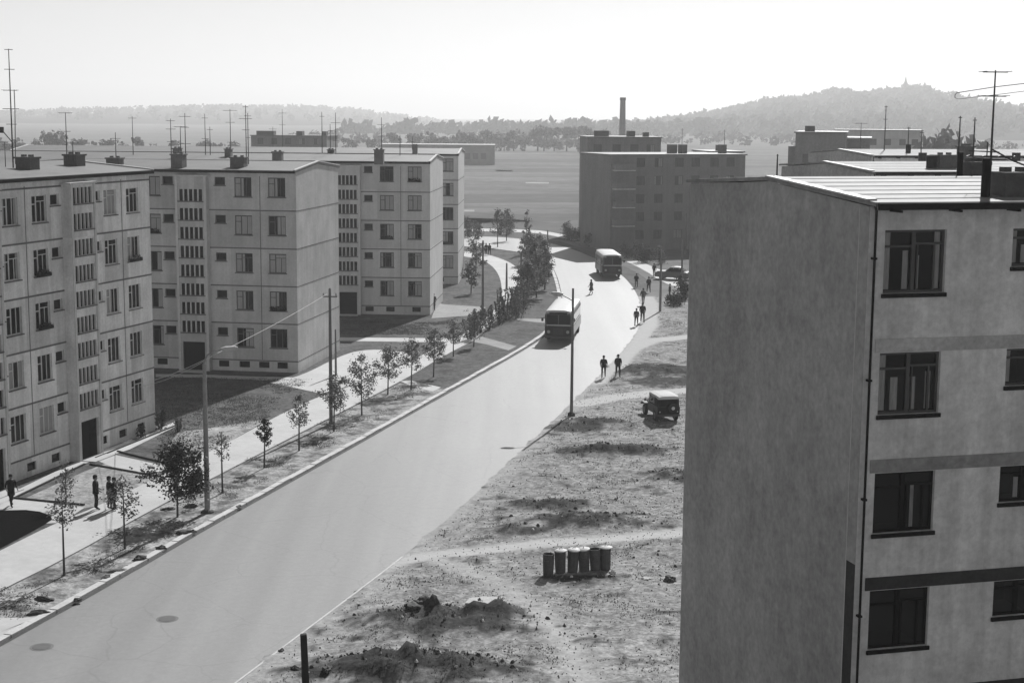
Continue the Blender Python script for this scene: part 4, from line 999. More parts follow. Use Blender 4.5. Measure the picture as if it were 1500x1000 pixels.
for x, y in ((508,200),(520,198),(545,201),(574,193),(584,196),(604,194),(618,196),(634,189),(650,197),(666,196),(676,192),(690,192),(700,194)):
    far_tree(x, y, 760, 'hazy tree in the far row behind the works building', 'far trees behind the works building', 1.1)
for x, y in ((712,187),(726,192),(738,191),(752,187),(768,188),(787,181),(796,184),(811,184),(829,184),(846,182),(858,186),(872,186),(884,186)):
    far_tree(x, y, 820, 'hazy tree on the skyline left of the factory chimney', 'far trees on the skyline', 1.0)
for x, y, Y in ((1368,180,300),(1376,184,310),(1440,186,290)): far_tree(x, y, Y, 'hazy tree between the rooftop aerials and the wooded hill', 'far trees behind the right-hand roofs', .8)
for i, (x, y) in enumerate(((1210,130),(1222,131),(1232,131),(1240,136),(1200,141),(1268,132),(1276,135),(1346,129),(1340,131),(1356,137))):
    p = at(x, y+14, 2180); root = empty('far_tree', (p.x, p.y, p.z-4), rnd.uniform(0,6), 'big round tree on the crest of the wooded hill', 'tree', 'crest trees'); tm, cm = rnd.choice(FT)
    link('trunk', tm, root); link('crown', cm, root); root.scale = (1.9, 1.9, 1.7)

# ------------------------------------------------------------------ lamp posts, poles, wires
def lamp_post(px, py, h, label, arm=1.7, arm_dir=0.0, group='lamp posts and poles along the street', straight=False, thick=1.0, mt='pole_concrete', head_up=.45):
    p = G(px, py, .05); root = empty('street_lamp', (p.x, p.y, 0), arm_dir, label, 'street lamp', group)
    MB().lathe([(.20*thick,-.1),(.19*thick,.25),(.13*thick,.3),(.115*thick,h*.4),(.085*thick,h-.02),(.06,h)], 12).build('pole', mt, root, smooth=False)
    MB().lathe([(.3*thick,-.05),(.3*thick,.18),(.22*thick,.24)], 12).build('base', 'rubble', root)
    if straight: h -= 1.05
    am = MB().tube([(0,0,h+.25),(arm*.5,0,h+.45),(arm,0,h+.63)], [.035,.035,.03], 7) if straight else MB().tube([(0,0,h-.5),(0,0,h+.1),(.15,0,h+.4),(arm*.55,0,h+.62),(arm,0,h+.6+head_up*.1)], [.05,.05,.042,.04,.036], 7)
    ao = am.build('arm', mt, root)
    MB().loft([[(arm-.12,y,h+.6+z) for y,z in ((-.06,0),(.06,0),(.05,.12),(-.05,.12))],[(arm+.1,y,h+.58+z) for y,z in ((-.15,0),(.15,0),(.12,.2),(-.12,.2))],[(arm+.55,y,h+.62+z) for y,z in ((-.13,0),(.13,0),(.1,.17),(-.1,.17))],[(arm+.68,y,h+.66+z) for y,z in ((-.05,0),(.05,0),(.04,.08),(-.04,.08))]]).build('lamp_head', 'lid_pale', ao)
    MB().loft([[(arm+.02,y,h+.575) for y in (-.1,.1)]+[(arm+.02,.06,h+.50),(arm+.02,-.06,h+.50)],[(arm+.5,y,h+.6) for y in (-.1,.1)]+[(arm+.5,.06,h+.53),(arm+.5,-.06,h+.53)]]).build('lamp_bowl', 'lamp_glass', ao)
    return root
def bare_pole(px, py, py_top, label, r=.12, name='utility_pole', ins=True):
    p = G(px, py, .05); top = at(px, py_top, p.y).z
    root = empty(name, (p.x, p.y, 0), 0, label, 'pole', 'lamp posts and poles along the street')
    MB().lathe([(r*1.25,-.1),(r*1.15,top*.3),(r*.8,top-.1),(r*.5,top)], 10).build('shaft', 'steel_grey', root)
    if ins:
        MB().box(-.45,.45,-.04,.04,top-.55,top-.47).build('crossarm', 'steel_grey', root)
        for x in (-.38,.38): MB().lathe([(.03,top-.47),(.06,top-.4),(.03,top-.3)],8,T=Matrix.Translation((x,0,0))).build('insulator','lamp_glass',root)
    return root
lamp_post(304, 752, 7.3, 'tall pale lamp post on the near verge beside the dark full-crowned tree', arm=.9, arm_dir=R_(15), thick=1.05)
bare_pole(485, 622, 422, 'tall bare pole rising through the bushy young tree on the verge', .095)
lamp_post(837, 608, 8.2, 'dark lamp post on the right edge of the road in front of the near bus', arm=.75, arm_dir=R_(170), mt='steel_grey', thick=.8, straight=True)
bare_pole(492, 551, 482, 'short thin post with a light on top at the second block gable', .07, ins=False)
for px, py, pt, lb in ((707,462,352,'thin pole on the lawn beside the curved path'),(763,418,368,'pole on the edge of the curved path before the tree clump'),(802,366,337,'thin pole at the far end of the bend'),(775,366,330,'dark pole rising behind the tree clump'),
                       (967,456,366,'pole standing beside the roadside path near the parked light car'),(998,430,352,'pole right of the parked light car close to the gable'),(742,424,385,'short pole between the curved path and the bushes'),(1004,372,312,'pale slender pole in front of the brick block beside the near gable')):
    bare_pole(px, py, pt, lb, .1, ins=False)
# overhead cables strung over the left verge
def cable(a, b, sag, label, r=.012):
    pts = [a.lerp(b, i/14)-Vector((0,0,sag*4*(i/14)*(1-i/14))) for i in range(15)]
    tag(MB().tube(pts, r, 5).build('overhead_cable', 'wire'), label, 'cable', 'overhead cables on the left')
l1 = G(304,752); l2 = G(485,622)
t1 = Vector((l1.x+.6, l1.y+.2, 7.75)); t2 = Vector((l2.x, l2.y, at(485,428,l2.y).z))
cable(t1, t2, .12, 'bright cable from the near lamp post up to the tall bare pole', .016)
wb = at(227, 556, 88.5)
cable(t1, wb, .1, 'bright cable from the near lamp post down to the near left block', .016)
cable(t1+Vector((0,0,.02)), at(205, 566, 86), .25, 'second cable from the near lamp post down to the near left block', .012)

# ------------------------------------------------------------------ television aerials on the roofs
def antenna(px, py_top, py_base, Y, label, bars, r=.022, name='tv_antenna', group=None, stay=False, root_z=None):
    b = at(px, py_base, Y); t = at(px, py_top, Y); h = t.z - b.z
    root = empty(name, (b.x, b.y, b.z - .35), 0, label, 'aerial', group); h += .35
    m = MB().tube([(0,0,0),(0,0,h*.6),(0,0,h)], [r*1.3, r, r*.7], 6); m.build('mast', 'metal_dark', root)
    for f, L, ang, els in bars:
        z = h*f; a = R_(ang); d = Vector((math.cos(a), math.sin(a), 0)); n_ = Vector((-d.y, d.x, 0)); mb = MB()
        mb.tube([d*-L/2+Vector((0,0,z)), d*L/2+Vector((0,0,z))], r*.55, 5)
        for i in range(els):
            c = d*(-L/2+L*i/max(1,els-1)) + Vector((0,0,z+.01)); w_ = (.55-.05*i)*min(1.2, L)
            mb.tube([c-n_*w_, c+n_*w_], r*.4, 4)
        mb.build('crossbar', 'metal_dark', root)
    if stay:
        for a in (0.6, 2.7, 4.8): MB().tube([(0,0,h*.55),(1.6*math.cos(a),1.6*math.sin(a),.2)], r*.3, 4).build('guy_wire', 'metal_dark', root)
    return root
ga = 'television aerials on the left-hand roofs'
antenna(19, 72, 236, 78, 'tall mast with several crossbars on the near left roof, leftmost aerial', [(.995,.4,10,0),(.83,.5,15,0),(.655,.7,5,3),(.5,.8,12,0),(.37,.5,20,0)], .03, group=ga)
MB_ = MB().tube([(.12,0,.2),(.2,0,2.9),(.2,0,3.9)], .022, 6); MB_.build('second_mast', 'metal_dark', bpy.data.objects['tv_antenna'])
MB().tube([(0,0,1.3),(-.5,0,1.9)], .03, 5).box(-.62,-.4,-.02,.02,1.75,2.05).build('strut', 'metal_dark', bpy.data.objects['tv_antenna'])
antenna(98, 165, 228, 84, 'aerial with two crossbars on the second chimney of the near left roof', [(.99,.7,10,2),(.62,.5,0,0)], .024, group=ga)
antenna(107, 207, 228, 84, 'short slanting aerial beside the second chimney of the near left roof', [(.9,.5,60,3)], .024, group=ga)
antenna(8, 208, 240, 84, 'stub of a mast at the left edge of the near left roof', [(.9,.3,40,0)], .02, group=ga)
for px, yt, yb, Y, lb, bars in ((170,194,232,116,'low thin aerial on the left part of the second block roof',[(.8,.7,20,2)]),(251,174,228,116,'aerial with close crossbars above the broad chimney of the second roof',[(.95,.6,0,2),(.75,.7,10,2),(.45,.6,5,0)]),
    (265,185,228,116,'aerial with a flat top bar over the broad chimney of the second roof',[(.98,.9,0,3),(.5,.5,10,0)]),(272,166,228,116,'tallest thin aerial over the broad chimney of the second roof',[(.93,.8,0,2),(.7,.6,0,0),(.35,.8,10,2)]),
    (361,154,238,115,'dark double aerial rising from the third chimney of the second roof',[(.97,.4,0,0),(.78,.9,5,3),(.6,.5,0,2)]),(364,166,238,115.5,'thin companion mast right against the dark double aerial',[(.95,.5,0,0),(.55,.4,0,0)]),
    (195,171,222,150,'thin hazy aerial far left on the third block roof',[(.96,.8,0,0)]),(301,167,222,150,'thin hazy aerial left of the dark double aerial, third roof',[(.9,.6,0,0),(.4,.7,0,0)]),(308,186,222,150,'short hazy aerial beside the thin one on the third roof',[(.9,.6,0,0)]),
    (338,160,224,150,'hazy aerial with a wide top bar on the third roof',[(.97,1.3,0,2),(.72,.9,0,0),(.3,.7,0,0)]),(414,160,214,200,'faint aerial above the distant dark block end',[(.9,1,0,0),(.6,.8,0,2)]),(400,186,214,200,'faint short aerial left over the distant dark block end',[(.9,1,0,0)]),
    (472,164,226,152,'faint straight aerial at the right end of the distant dark block',[(.9,.5,0,0)]),(492,165,228,152,'faint aerial with a wide bar behind the second block ridge',[(.78,.9,0,2),(.4,.6,0,0)]),(484,182,226,152,'faint low aerial next to the one behind the second block ridge',[(.8,.5,0,0)]),
    (559,172,222,150,'faint aerial on the chimney of the third roof',[(.8,.8,0,2),(.5,.6,0,0)]),(586,198,224,150,'stubby mast on the third block roof',[(.8,.3,0,0)]),(604,200,222,176,'stubby mast on the farthest left roof',[(.7,.6,0,2)])):
    antenna(px, yt, yb, Y, lb, bars, .030 if Y < 130 else .034, group=ga)
gb = 'television aerials on the right-hand roofs'
bigA = antenna(1450, 103, 262, 38.5, 'tall aerial mast on the near right roof with a long drooping loop', [(.985,.62,0,2),(.50+.29,.6,0,3),(.30,1.1,-20,4),(.27,.8,70,3)], .026, group=gb)
h_ = at(1450,103,38.5).z - at(1450,262,38.5).z + .35
lp = [Vector((-.97, .0, h_*.80)), Vector((-.93,.0,h_*.815)), Vector((0,-.02,h_*.865)), Vector((1.1,-.05,h_*.91)), Vector((1.12,-.05,h_*.85)), Vector((0,-.02,h_*.80)), Vector((-.9,.0,h_*.765)), Vector((-.97,0,h_*.775)), Vector((-.97,.0,h_*.80))]
MB().tube(lp, .010, 5, cap=False).build('loop_dipole', 'metal_dark', bigA)
MB().tube([(-.12,0,.0),(-.1,0,h_*.42)], .016, 6).build('second_mast', 'metal_dark', bigA)
MB().tube([(0,0,h_*.36),(.55,.1,h_*.27),(.95,.15,h_*.22)], .022, 5).tube([(-.6,-.1,h_*.345),(.2,0,h_*.335)], .016, 5).build('boom', 'metal_dark', bigA)
for px, yt, yb, Y, lb, bars in ((1404,170,228,44.5,'thin pole aerial on the right roof left of the tall mast',[(.97,.1,0,0)]),(1425,172,238,45,'faint pole aerial directly left of the tall mast',[(.95,.12,0,0)]),
    (1295,155,228,122,'lone hazy mast in the middle of the third right-hand roof',[(.75,.3,0,2),(.98,.25,0,0)]),(1330,186,216,120,'short dark mast on the vent pipe of the third right-hand roof',[(.95,.3,0,0)]),(1349,190,226,112,'faint mast right of the short dark one',[(.9,.4,30,0)]),
    (1260,180,222,160,'faint mast with a box top before the long hazy block',[(.98,1.2,0,2)]),(1138,226,258,42.0,'very thin rod at the ridge of the near right gable',[(.97,.05,0,0)]),(1061,190,212,240,'faint mast on the paler end block',[(.9,.5,0,0)]),(999,188,212,240,'faint mast on the roof boxes of the brick block',[(.9,.5,0,0)])):
    antenna(px, yt, yb, Y, lb, bars, .022 if Y < 60 else .04, group=gb)
# ------------------------------------------------------------------ people
def person_mesh(seed, stride=0.0, arm=0.0, elbow=.15, lean=0.0, skirt=False, coat='cloth_dark', legs='cloth_black', together=False):
    r = random.Random(seed); V = []; E = []; Rr = []
    def add(p, rad, parent=None):
        V.append(Vector(p)); Rr.append(rad)
        if parent is not None: E.append((parent, len(V)-1))
        return len(V)-1
    L = lean
    pel = add((0,0,.95), (.155,.115)); be = add((0,L*.12,1.10), (.15,.105), pel); chs = add((0,L*.28,1.28), (.175,.12), be); sh = add((0,L*.38,1.42), (.13,.09), chs)
    nk = add((0,L*.42,1.49), (.055,.055), sh); jaw = add((0,L*.46+.02,1.56), (.068,.075), nk); hd = add((0,L*.47,1.65), (.078,.092), jaw); tp = add((0,L*.47,1.71), (.055,.065), hd)
    nose = add((0,L*.47+.112,1.615), (.012,.012), jaw)
    for s in (-1, 1):
        add((s*.085,L*.47,1.62), (.014,.02), hd)
        ph = stride*s
        hip = add((s*.10,0,.90), (.10,.10), pel); kn = add((s*.105, ph*.28+.03, .49), (.068,.068), hip); an = add((s*.11, ph*.55-.02, .09 + max(0,-ph)*.12), (.048,.048), kn)
        to = add((s*.12, ph*.55+.15, .04), (.04,.035), an)
        s0 = add((s*.19,L*.36,1.40), (.068,.068), sh); ax = -stride*s*.7 + arm
        el = add((s*.25, L*.3+ax*.22-.02, 1.13), (.05,.05), s0)
        wr = add((s*.25-.02*s, L*.3+ax*.45+elbow*.9, .90+elbow*.75), (.034,.034), el)
        dv = (V[wr]-V[el]).normalized()
        pm = add(V[wr]+dv*.07, (.032,.02), wr)
        for q, (off, ln) in enumerate(((-.028,.062),(-.009,.075),(.010,.07),(.028,.055))):
            f1 = add(V[pm]+dv*.05+Vector((0,off,0)), (.009,.009), pm); add(V[f1]+dv*ln*.6+Vector((-s*.015,0,0)), (.008,.008), f1)
        th = add(V[wr]+dv*.045+Vector((0,.04,0)), (.010,.010), wr); add(V[th]+dv*.04+Vector((0,.015,0)), (.009,.009), th)
    me = bpy.data.meshes.new('sk'); me.from_pydata([tuple(v) for v in V], E, [])
    ob = bpy.data.objects.new('sk', me); C.objects.link(ob)
    md = ob.modifiers.new('s', 'SKIN'); md.use_smooth_shade = True
    for i, q in enumerate(Rr): me.skin_vertices[0].data[i].radius = q; me.skin_vertices[0].data[i].use_root = (i == 0)
    sb = ob.modifiers.new('u', 'SUBSURF'); sb.levels = 1; sb.render_levels = 1
    dg = bpy.context.evaluated_depsgraph_get(); out = bpy.data.meshes.new_from_object(ob.evaluated_get(dg))
    bpy.data.objects.remove(ob); out.name = 'body'
    out.materials.clear()
    for m in ('skin', coat, legs, 'cloth_black'): out.materials.append(MATS[m])
    hands = [V[i] for i, q in enumerate(Rr) if q == (.032,.02)]
    for f in out.polygons:
        c = f.center
        if c.z > 1.47: k = 0
        elif any((c-h).length < .13 for h in hands): k = 0
        elif c.z < .10: k = 3
        elif c.z < .93 and abs(c.x) < .2: k = 2 if not (skirt and c.z < .5) else 0
        else: k = 1
        f.material_index = k; f.use_smooth = True
    return out
def hair_mesh(lean=0, long=False):
    mb = MB(); n = 10; prof = [(.095,1.60),(.106,1.66),(.098,1.72),(.06,1.765),(.01,1.78)]
    vs = []; fs = []
    for r, z in prof:
        for k in range(n):
            t = 2*PI*k/n; zz = z - (.05 if math.sin(t) < -.2 else 0) * (1 if z < 1.63 else 0) + (.055 if math.sin(t) > .5 and z < 1.63 else 0)
            vs.append((r*.92*math.cos(t), r*1.08*math.sin(t)-.008+lean*.47, zz))
    for i in range(len(prof)-1):
        for k in range(n): fs.append((i*n+k, i*n+(k+1)%n, (i+1)*n+(k+1)%n, (i+1)*n+k))
    fs.append(tuple((len(prof)-1)*n+k for k in range(n)))
    return mb.add(vs, fs).mesh('hair', 'hair')
def jacket_mesh(lean, m, hem=.82, flare=0.0):
    secs = []; n = 14
    for z, rx, ry, ly in ((hem,.19+flare,.15+flare,0),(.95,.185+flare*.6,.145+flare*.6,0),(1.1,.18,.135,.12),(1.28,.205,.148,.28),(1.40,.185,.125,.37),(1.47,.085,.08,.41)):
        secs.append([(rx*math.cos(2*PI*k/n), ry*math.sin(2*PI*k/n)+lean*ly, z) for k in range(n)])
    mb = MB().loft(secs); me = mb.mesh('jacket', m); me.polygons.foreach_set('use_smooth', [True]*len(me.polygons)); return me
def skirt_mesh(m):
    secs = [[(rx*math.cos(2*PI*k/14)*(1+.05*(k%2)), ry*math.sin(2*PI*k/14)*(1+.05*(k%2)), z) for k in range(14)] for z, rx, ry in ((.48,.30,.26),(.75,.23,.19),(1.02,.165,.13))]
    return MB().loft(secs).mesh('skirt', m)
POSES = {'stand': dict(stride=.08, arm=.03, elbow=.12), 'hands': dict(stride=.05, arm=.06, elbow=.14), 'walk': dict(stride=.5, elbow=.1, lean=.06), 'walk2': dict(stride=-.45, elbow=.14, lean=.08), 'skirt': dict(stride=.4, elbow=.08, lean=.05, skirt=True, legs='cloth_mid'), 'walkm': dict(stride=.42, elbow=.1, coat='cloth_mid', lean=.05)}
PM = {}
def person(px, py, pose, face, label, hgt=1.74, coat='cloth_dark', group=None, hem=.82, z=.12):
    if (pose, coat) not in PM:
        kw = dict(POSES[pose]); kw['coat'] = coat; PM[(pose, coat)] = person_mesh(hash(pose) % 97, **kw)
    p = G(px, py, z); ln = POSES[pose].get('lean', 0)
    root = empty('person', (p.x, p.y, z), face, label, 'person', group); k = hgt/1.775; root.scale = (k*1.06, k*1.06, k)
    link('body', PM[(pose, coat)], root); link('hair', hair_mesh(ln), root); link('jacket', jacket_mesh(ln, coat, hem), root)
    if pose == 'skirt': link('skirt', skirt_mesh(coat), root)
    return root
gp = 'men talking on the left pavement'
person(141,746,'hands',R_(-70),'man in dark clothes standing on the left pavement, left of a close pair',1.72,'cloth_black',gp)
person(161,746,'stand',R_(-60),'broad man in dark clothes standing at the left of the close pair',1.66,'cloth_black',gp)
person(168,746.5,'stand',R_(100),'man standing close against his companion on the left pavement, beside a sapling',1.62,'cloth_black',gp)
person(17,741,'walk',R_(-140),'person in dark clothes by the entrance at the left edge of the picture',1.6,'cloth_black',None,.6)
gw = 'people walking beside the road'
person(884,553,'walk',R_(175),'man in a dark jacket walking on the right verge, left of a pair',1.66,'cloth_dark',gw,z=.06)
person(905,552,'walk2',R_(185),'man in a dark jacket walking on the right verge, right of a pair',1.70,'cloth_dark',gw,z=.06)
person(932,477,'walk',R_(170),'walker in front beside the road bend, nearest of the string of people',1.62,'cloth_mid',gw,z=.06)
person(941,472,'walk2',R_(180),'burly walker one step behind the nearest one at the road bend',1.85,'cloth_black',gw,z=.06)
person(942,446,'walk',R_(5),'walker alone in the middle of the string at the road bend',1.7,'cloth_mid',gw,z=.06)
person(950,428,'walk2',R_(190),'walker away from the road edge behind the string of people',1.72,'cloth_black',gw,z=.04)
person(932,421,'stand',R_(160),'person standing at the road edge below the far bus',1.6,'cloth_dark',gw,z=.04)
person(958,405,'stand',R_(200),'person on the far path beside the parked light car',1.6,'cloth_dark',gw,z=.04)
person(981,436,'stand',R_(90),'small dark figure in the weeds near the right gable',1.5,'cloth_black',gw,z=.04)
person(866,431,'skirt',R_(60),'woman in a flared coat crossing the road ahead of the near bus',1.62,'cloth_mid',None,.7,z=.013)
person(635,455,'stand',R_(180),'person in a long dark coat at the gable of the third block',1.7,'cloth_mid',None,.5,z=.12)
person(712,373,'walk',R_(20),'left one of two tiny walkers on the far curved path',1.6,'cloth_dark','walkers on the far curved path')
person(717,373.5,'walk2',R_(20),'right one of two tiny walkers on the far curved path',1.6,'cloth_dark','walkers on the far curved path')

# ------------------------------------------------------------------ vehicles
def wheel(parent, x, y, r, w_, side, rim='steel_grey'):
    T = Matrix.Translation((x, y, r)) @ Matrix.Rotation(PI/2, 4, 'X')
    wo = MB().lathe([(r*.62,-w_/2),(r*.9,-w_/2),(r,-w_*.3),(r,w_*.3),(r*.9,w_/2),(r*.62,w_/2)], 20, T=T).build('wheel', 'tyre', parent)
    MB().lathe([(r*.6,-w_*.52),(r*.6,w_*.52)], 16, T=T).lathe([(r*.28,-w_*.6),(r*.28,w_*.6)], 12, T=T).build('rim', rim, wo)
def bus(px, py, heading, label, L=8.6, low='paint_dark', high='paint_mid', side_pale=True):
    p = G(px, py, .013); root = empty('bus', (p.x, p.y, .013), heading, label, 'bus', 'buses on the road')
    hw = 1.2
    def sec(x, k, z0, z1, n=28, ex=5.0, kz=1.0):
        out = []
        for i in range(n):
            t = 2*PI*i/n; c, s = math.cos(t), math.sin(t)
            y = hw*k*math.copysign(abs(c)**(2/ex), c); z = (z0+z1)/2 + (z1-z0)/2*math.copysign(abs(s)**(2/ex), s)*kz
            out.append((x, y, z))
        return out
    xs = [(0,.80),(-.05,.90),(-.22,.97),(-.6,1),(-L+.6,1),(-L+.2,.97),(-L+.05,.9),(-L,.8)]
    MB().loft([sec(x, k, .42, 1.52) for x, k in xs]).build('lower_body', low, root, smooth=False)
    MB().loft([sec(x*(.985)-.06, k*.985, 1.38, 2.62, ex=6) for x, k in xs]).build('upper_body', high, root)
    MB().loft([sec(x*.985-.06, k*.93, 2.42, 2.80, ex=3.4) for x, k in xs]).build('roof', 'paint_pale', root)
    for y0, y1 in ((-1.0,-.04),(.04,1.0)):      # two-piece windscreen
        MB().box(-.06, .012, y0, y1, 1.62, 2.40).build('windscreen', 'pane_dark', root, bevel=.03)
    MB().box(-.05,.03,-.75,.75,2.44,2.62).build('route_board', 'frame_dark', root)
    MB().box(-.03,.03,-1.0,1.0,1.50,1.57).build('front_trim', 'hub', root)
    for y in (-.8, .8):
        MB().lathe([(.14,-.02),(.14,.06),(.1,.1)], 14, T=Matrix.Translation((-.02,y,.98)) @ Matrix.Rotation(PI/2,4,'Y')).build('headlight', 'lamp_glass', root)
    g = MB()
    for i in range(6): g.box(-.02,.045,-.42,.42,.78+i*.09,.82+i*.09)
    g.build('grille', 'metal_dark', root)
    MB().box(-.05,.12,-1.12,1.12,.46,.64).build('bumper', 'metal_dark', root, bevel=.02)
    for s in (-1, 1):
        xx = -.55; i = 0
        while xx - .85 > -L+.4:
            MB().box(xx-.85, xx-.06, s*1.183-.02, s*1.183+.02, 1.66, 2.34).build('side_window', 'pane_dark', root, bevel=.015); xx -= .95
        MB().box(-L+.4,-.4,s*1.205-.01,s*1.205+.012,1.46,1.54).build('side_trim', 'hub', root)
        MB().box(-L+.6,-.7,s*1.2-.012,s*1.2+.008,.62,1.36).build('side_panel', 'paint_pale' if s < 0 and side_pale else 'paint_mid', root)
        MB().tube([(.02,s*1.1,2.2),(.22,s*1.32,2.15)], .02, 5).box(.16,.24,s*1.32-.09,s*1.32+.09,1.9,2.2).build('mirror', 'metal_dark', root)
    for x0 in (-1.15,-6.1):
        MB().box(x0-.8,x0,-1.235,-1.19,.55,2.3).build('door', 'frame_dull', root)
    for x in (-1.9-.3, -L+1.9):
        for y in (-1.02, 1.02): wheel(root, x, y, .48, .3, 1)
    return root
rd = (G(820,487)-G(700,555)); hd_ = math.atan2(-rd.y, -rd.x)
bus(817.5, 503, hd_+R_(8), 'near bus with a pale roof and dark front, half behind a lamp post', L=9.0)
bus(897, 408, R_(-86.5), 'far bus with a pale roof coming round the bend', L=8.0, side_pale=False)

def jeep(px, py, heading, label):
    p = G(px, py, .05); root = empty('jeep', (p.x, p.y, .05), heading, label, 'jeep'); root.scale = (.93, .93, .93)
    MB().loft([[(x,y,z) for y,z in ((-.78,.5),(.78,.5),(.8,1.0),(.74,1.06),(-.74,1.06),(-.8,1.0))] for x in (-1.75,-1.7,.35)]).build('body', 'paint_dark', root)
    MB().loft([[(x,y*k,z) for y,z in ((-.6,.55),(.6,.55),(.58,.98),(.3,1.08),(-.3,1.08),(-.58,.98))] for x,k in ((.36,1.08),(1.0,.95),(1.6,.82),(1.66,.78))]).build('bonnet', 'paint_dark', root)
    for s in (-1,1):
        MB().loft([[(x,s*.52,z),(x,s*.86,z),(x,s*.86,z+.06),(x,s*.52,z+.06)] for x,z in ((.55,.55),(.75,.84),(1.5,.86),(1.75,.66))]).build('fender', 'paint_dark', root)
        MB().lathe([(.11,-.03),(.11,.06),(.07,.09)],12,T=Matrix.Translation((1.64,s*.4,.82)) @ Matrix.Rotation(PI/2,4,'Y')).build('headlight','lamp_glass',root)
        MB().lathe([(.05,-.02),(.05,.04)],10,T=Matrix.Translation((-1.77,s*.62,.72)) @ Matrix.Rotation(PI/2,4,'Y')).build('tail_light','hub',root)
        MB().box(-1.0,-.35,s*.8-.015,s*.8+.012,.55,1.04).build('door','paint_dark',root)
        MB().box(-.95,.1,s*.745-.012,s*.745+.01,1.14,1.6).build('side_window','pane_dark',root)
        MB().tube([(.28,s*.8,1.15),(.3,s*1.0,1.2)],.012,5).box(.27,.31,s*1.0-.07,s*1.0+.07,1.14,1.3).build('mirror','metal_dark',root)
        for x in (-1.15,1.15): wheel(root, x, s*.7, .38, .2, s)
    MB().loft([[(x,y*k,z) for y,z in ((-.75,1.06),(.75,1.06),(.72,1.66),(-.72,1.66))] for x,k in ((-1.72,.99),(-1.6,1),(.1,1),(.28,.98))]).build('canvas_side', 'cloth_dark', root)
    MB().loft([[(x,y*k,z+dz) for y,z in ((-.77,1.62),(.77,1.62),(.72,1.76),(.4,1.82),(-.4,1.82),(-.72,1.76))] for x,k,dz in ((-1.76,.97,-.05),(-1.5,1,0),(.1,1,0),(.3,.97,-.03))]).build('canvas_roof', 'canvas_pale', root)
    MB().box(-1.765,-1.73,-.55,.55,1.14,1.52).build('rear_window', 'pane_dark', root)
    MB().box(.27,.31,-.66,.66,1.12,1.58).build('windscreen', 'pane_dark', root)
    MB().box(-1.9,-1.78,-.78,.78,.42,.54).build('bumper', 'metal_dark', root)
    T = Matrix.Translation((-1.86,-.25,.98)) @ Matrix.Rotation(PI/2,4,'Y')
    so_ = MB().lathe([(.22,-.1),(.34,-.1),(.38,-.05),(.38,.05),(.34,.1),(.22,.1)],20,T=T).build('spare_wheel','tyre',root)
    MB().lathe([(.22,-.06),(.22,.06)],14,T=T).lathe([(.12,-.11),(.12,.05)],12,T=T).build('rim','hub',so_)
    return root
jeep(967, 611, R_(103), 'dark jeep with pale canvas roof and spare wheel, parked beside the near right gable')

def sedan(px, py, heading, label):
    p = G(px, py, .03); root = empty('parked_car', (p.x, p.y, .03), heading, label, 'car')
    def outline(x, hwid, z0, z1, tum=.0): return [(x,-hwid,z0),(x,hwid,z0),(x,hwid*1.02,(z0+z1)*.52),(x,hwid*(1-tum),z1-.04),(x,hwid*(1-tum)-.1,z1),(x,-hwid*(1-tum)+.1,z1),(x,-hwid*(1-tum),z1-.04),(x,-hwid*1.02,(z0+z1)*.52)]
    MB().loft([outline(x,w_,z0,z1,.04) for x,w_,z0,z1 in ((2.15,.62,.42,.72),(2.05,.76,.32,.84),(1.3,.82,.28,.94),(.75,.83,.28,.98),(-.9,.83,.28,.98),(-1.6,.82,.3,.94),(-2.05,.76,.36,.86),(-2.15,.66,.44,.76))]).build('body','paint_mid',root)
    MB().loft([outline(x,w_,.96,z1,.12) for x,w_,z1 in ((.85,.74,1.0),(.35,.74,1.40),(-.1,.74,1.47),(-.75,.74,1.45),(-1.35,.72,1.02))]).build('cabin','pane_dark',root)
    MB().loft([outline(x,w_,1.40,z1,.1) for x,w_,z1 in ((.38,.62,1.44),(-.1,.67,1.52),(-.75,.66,1.50),(-.86,.6,1.46))]).build('roof','paint_pale',root)
    MB().box(.7,2.0,-.6,.6,.955,.985).build('bonnet','paint_pale',root,bevel=.01); MB().box(-2.0,-1.4,-.6,.6,.93,.965).build('boot_lid','paint_pale',root,bevel=.01)
    for s in (-1,1):
        for x in (-.12,-.78): MB().box(x-.03,x+.03,s*.70-.03,s*.70+.03,.98,1.44).build('pillar','paint_pale',root)
        for x in (.62,-.32): MB().box(x-.42,x+.42,s*.835-.01,s*.835+.014,.4,.93).build('door','paint_mid',root)
        MB().lathe([(.1,-.02),(.1,.05),(.06,.07)],12,T=Matrix.Translation((2.1,s*.52,.66)) @ Matrix.Rotation(PI/2,4,'Y')).build('headlight','lamp_glass',root)
        for x in (1.3,-1.3): wheel(root, x, s*.7, .32, .18, s)
    MB().box(2.12,2.24,-.75,.75,.38,.48).build('front_bumper','chrome',root,bevel=.02); MB().box(-2.24,-2.12,-.75,.75,.4,.5).build('rear_bumper','chrome',root,bevel=.02)
    return root
sedan(987, 409, R_(160), 'light saloon car parked beside the path, partly behind the near right gable')

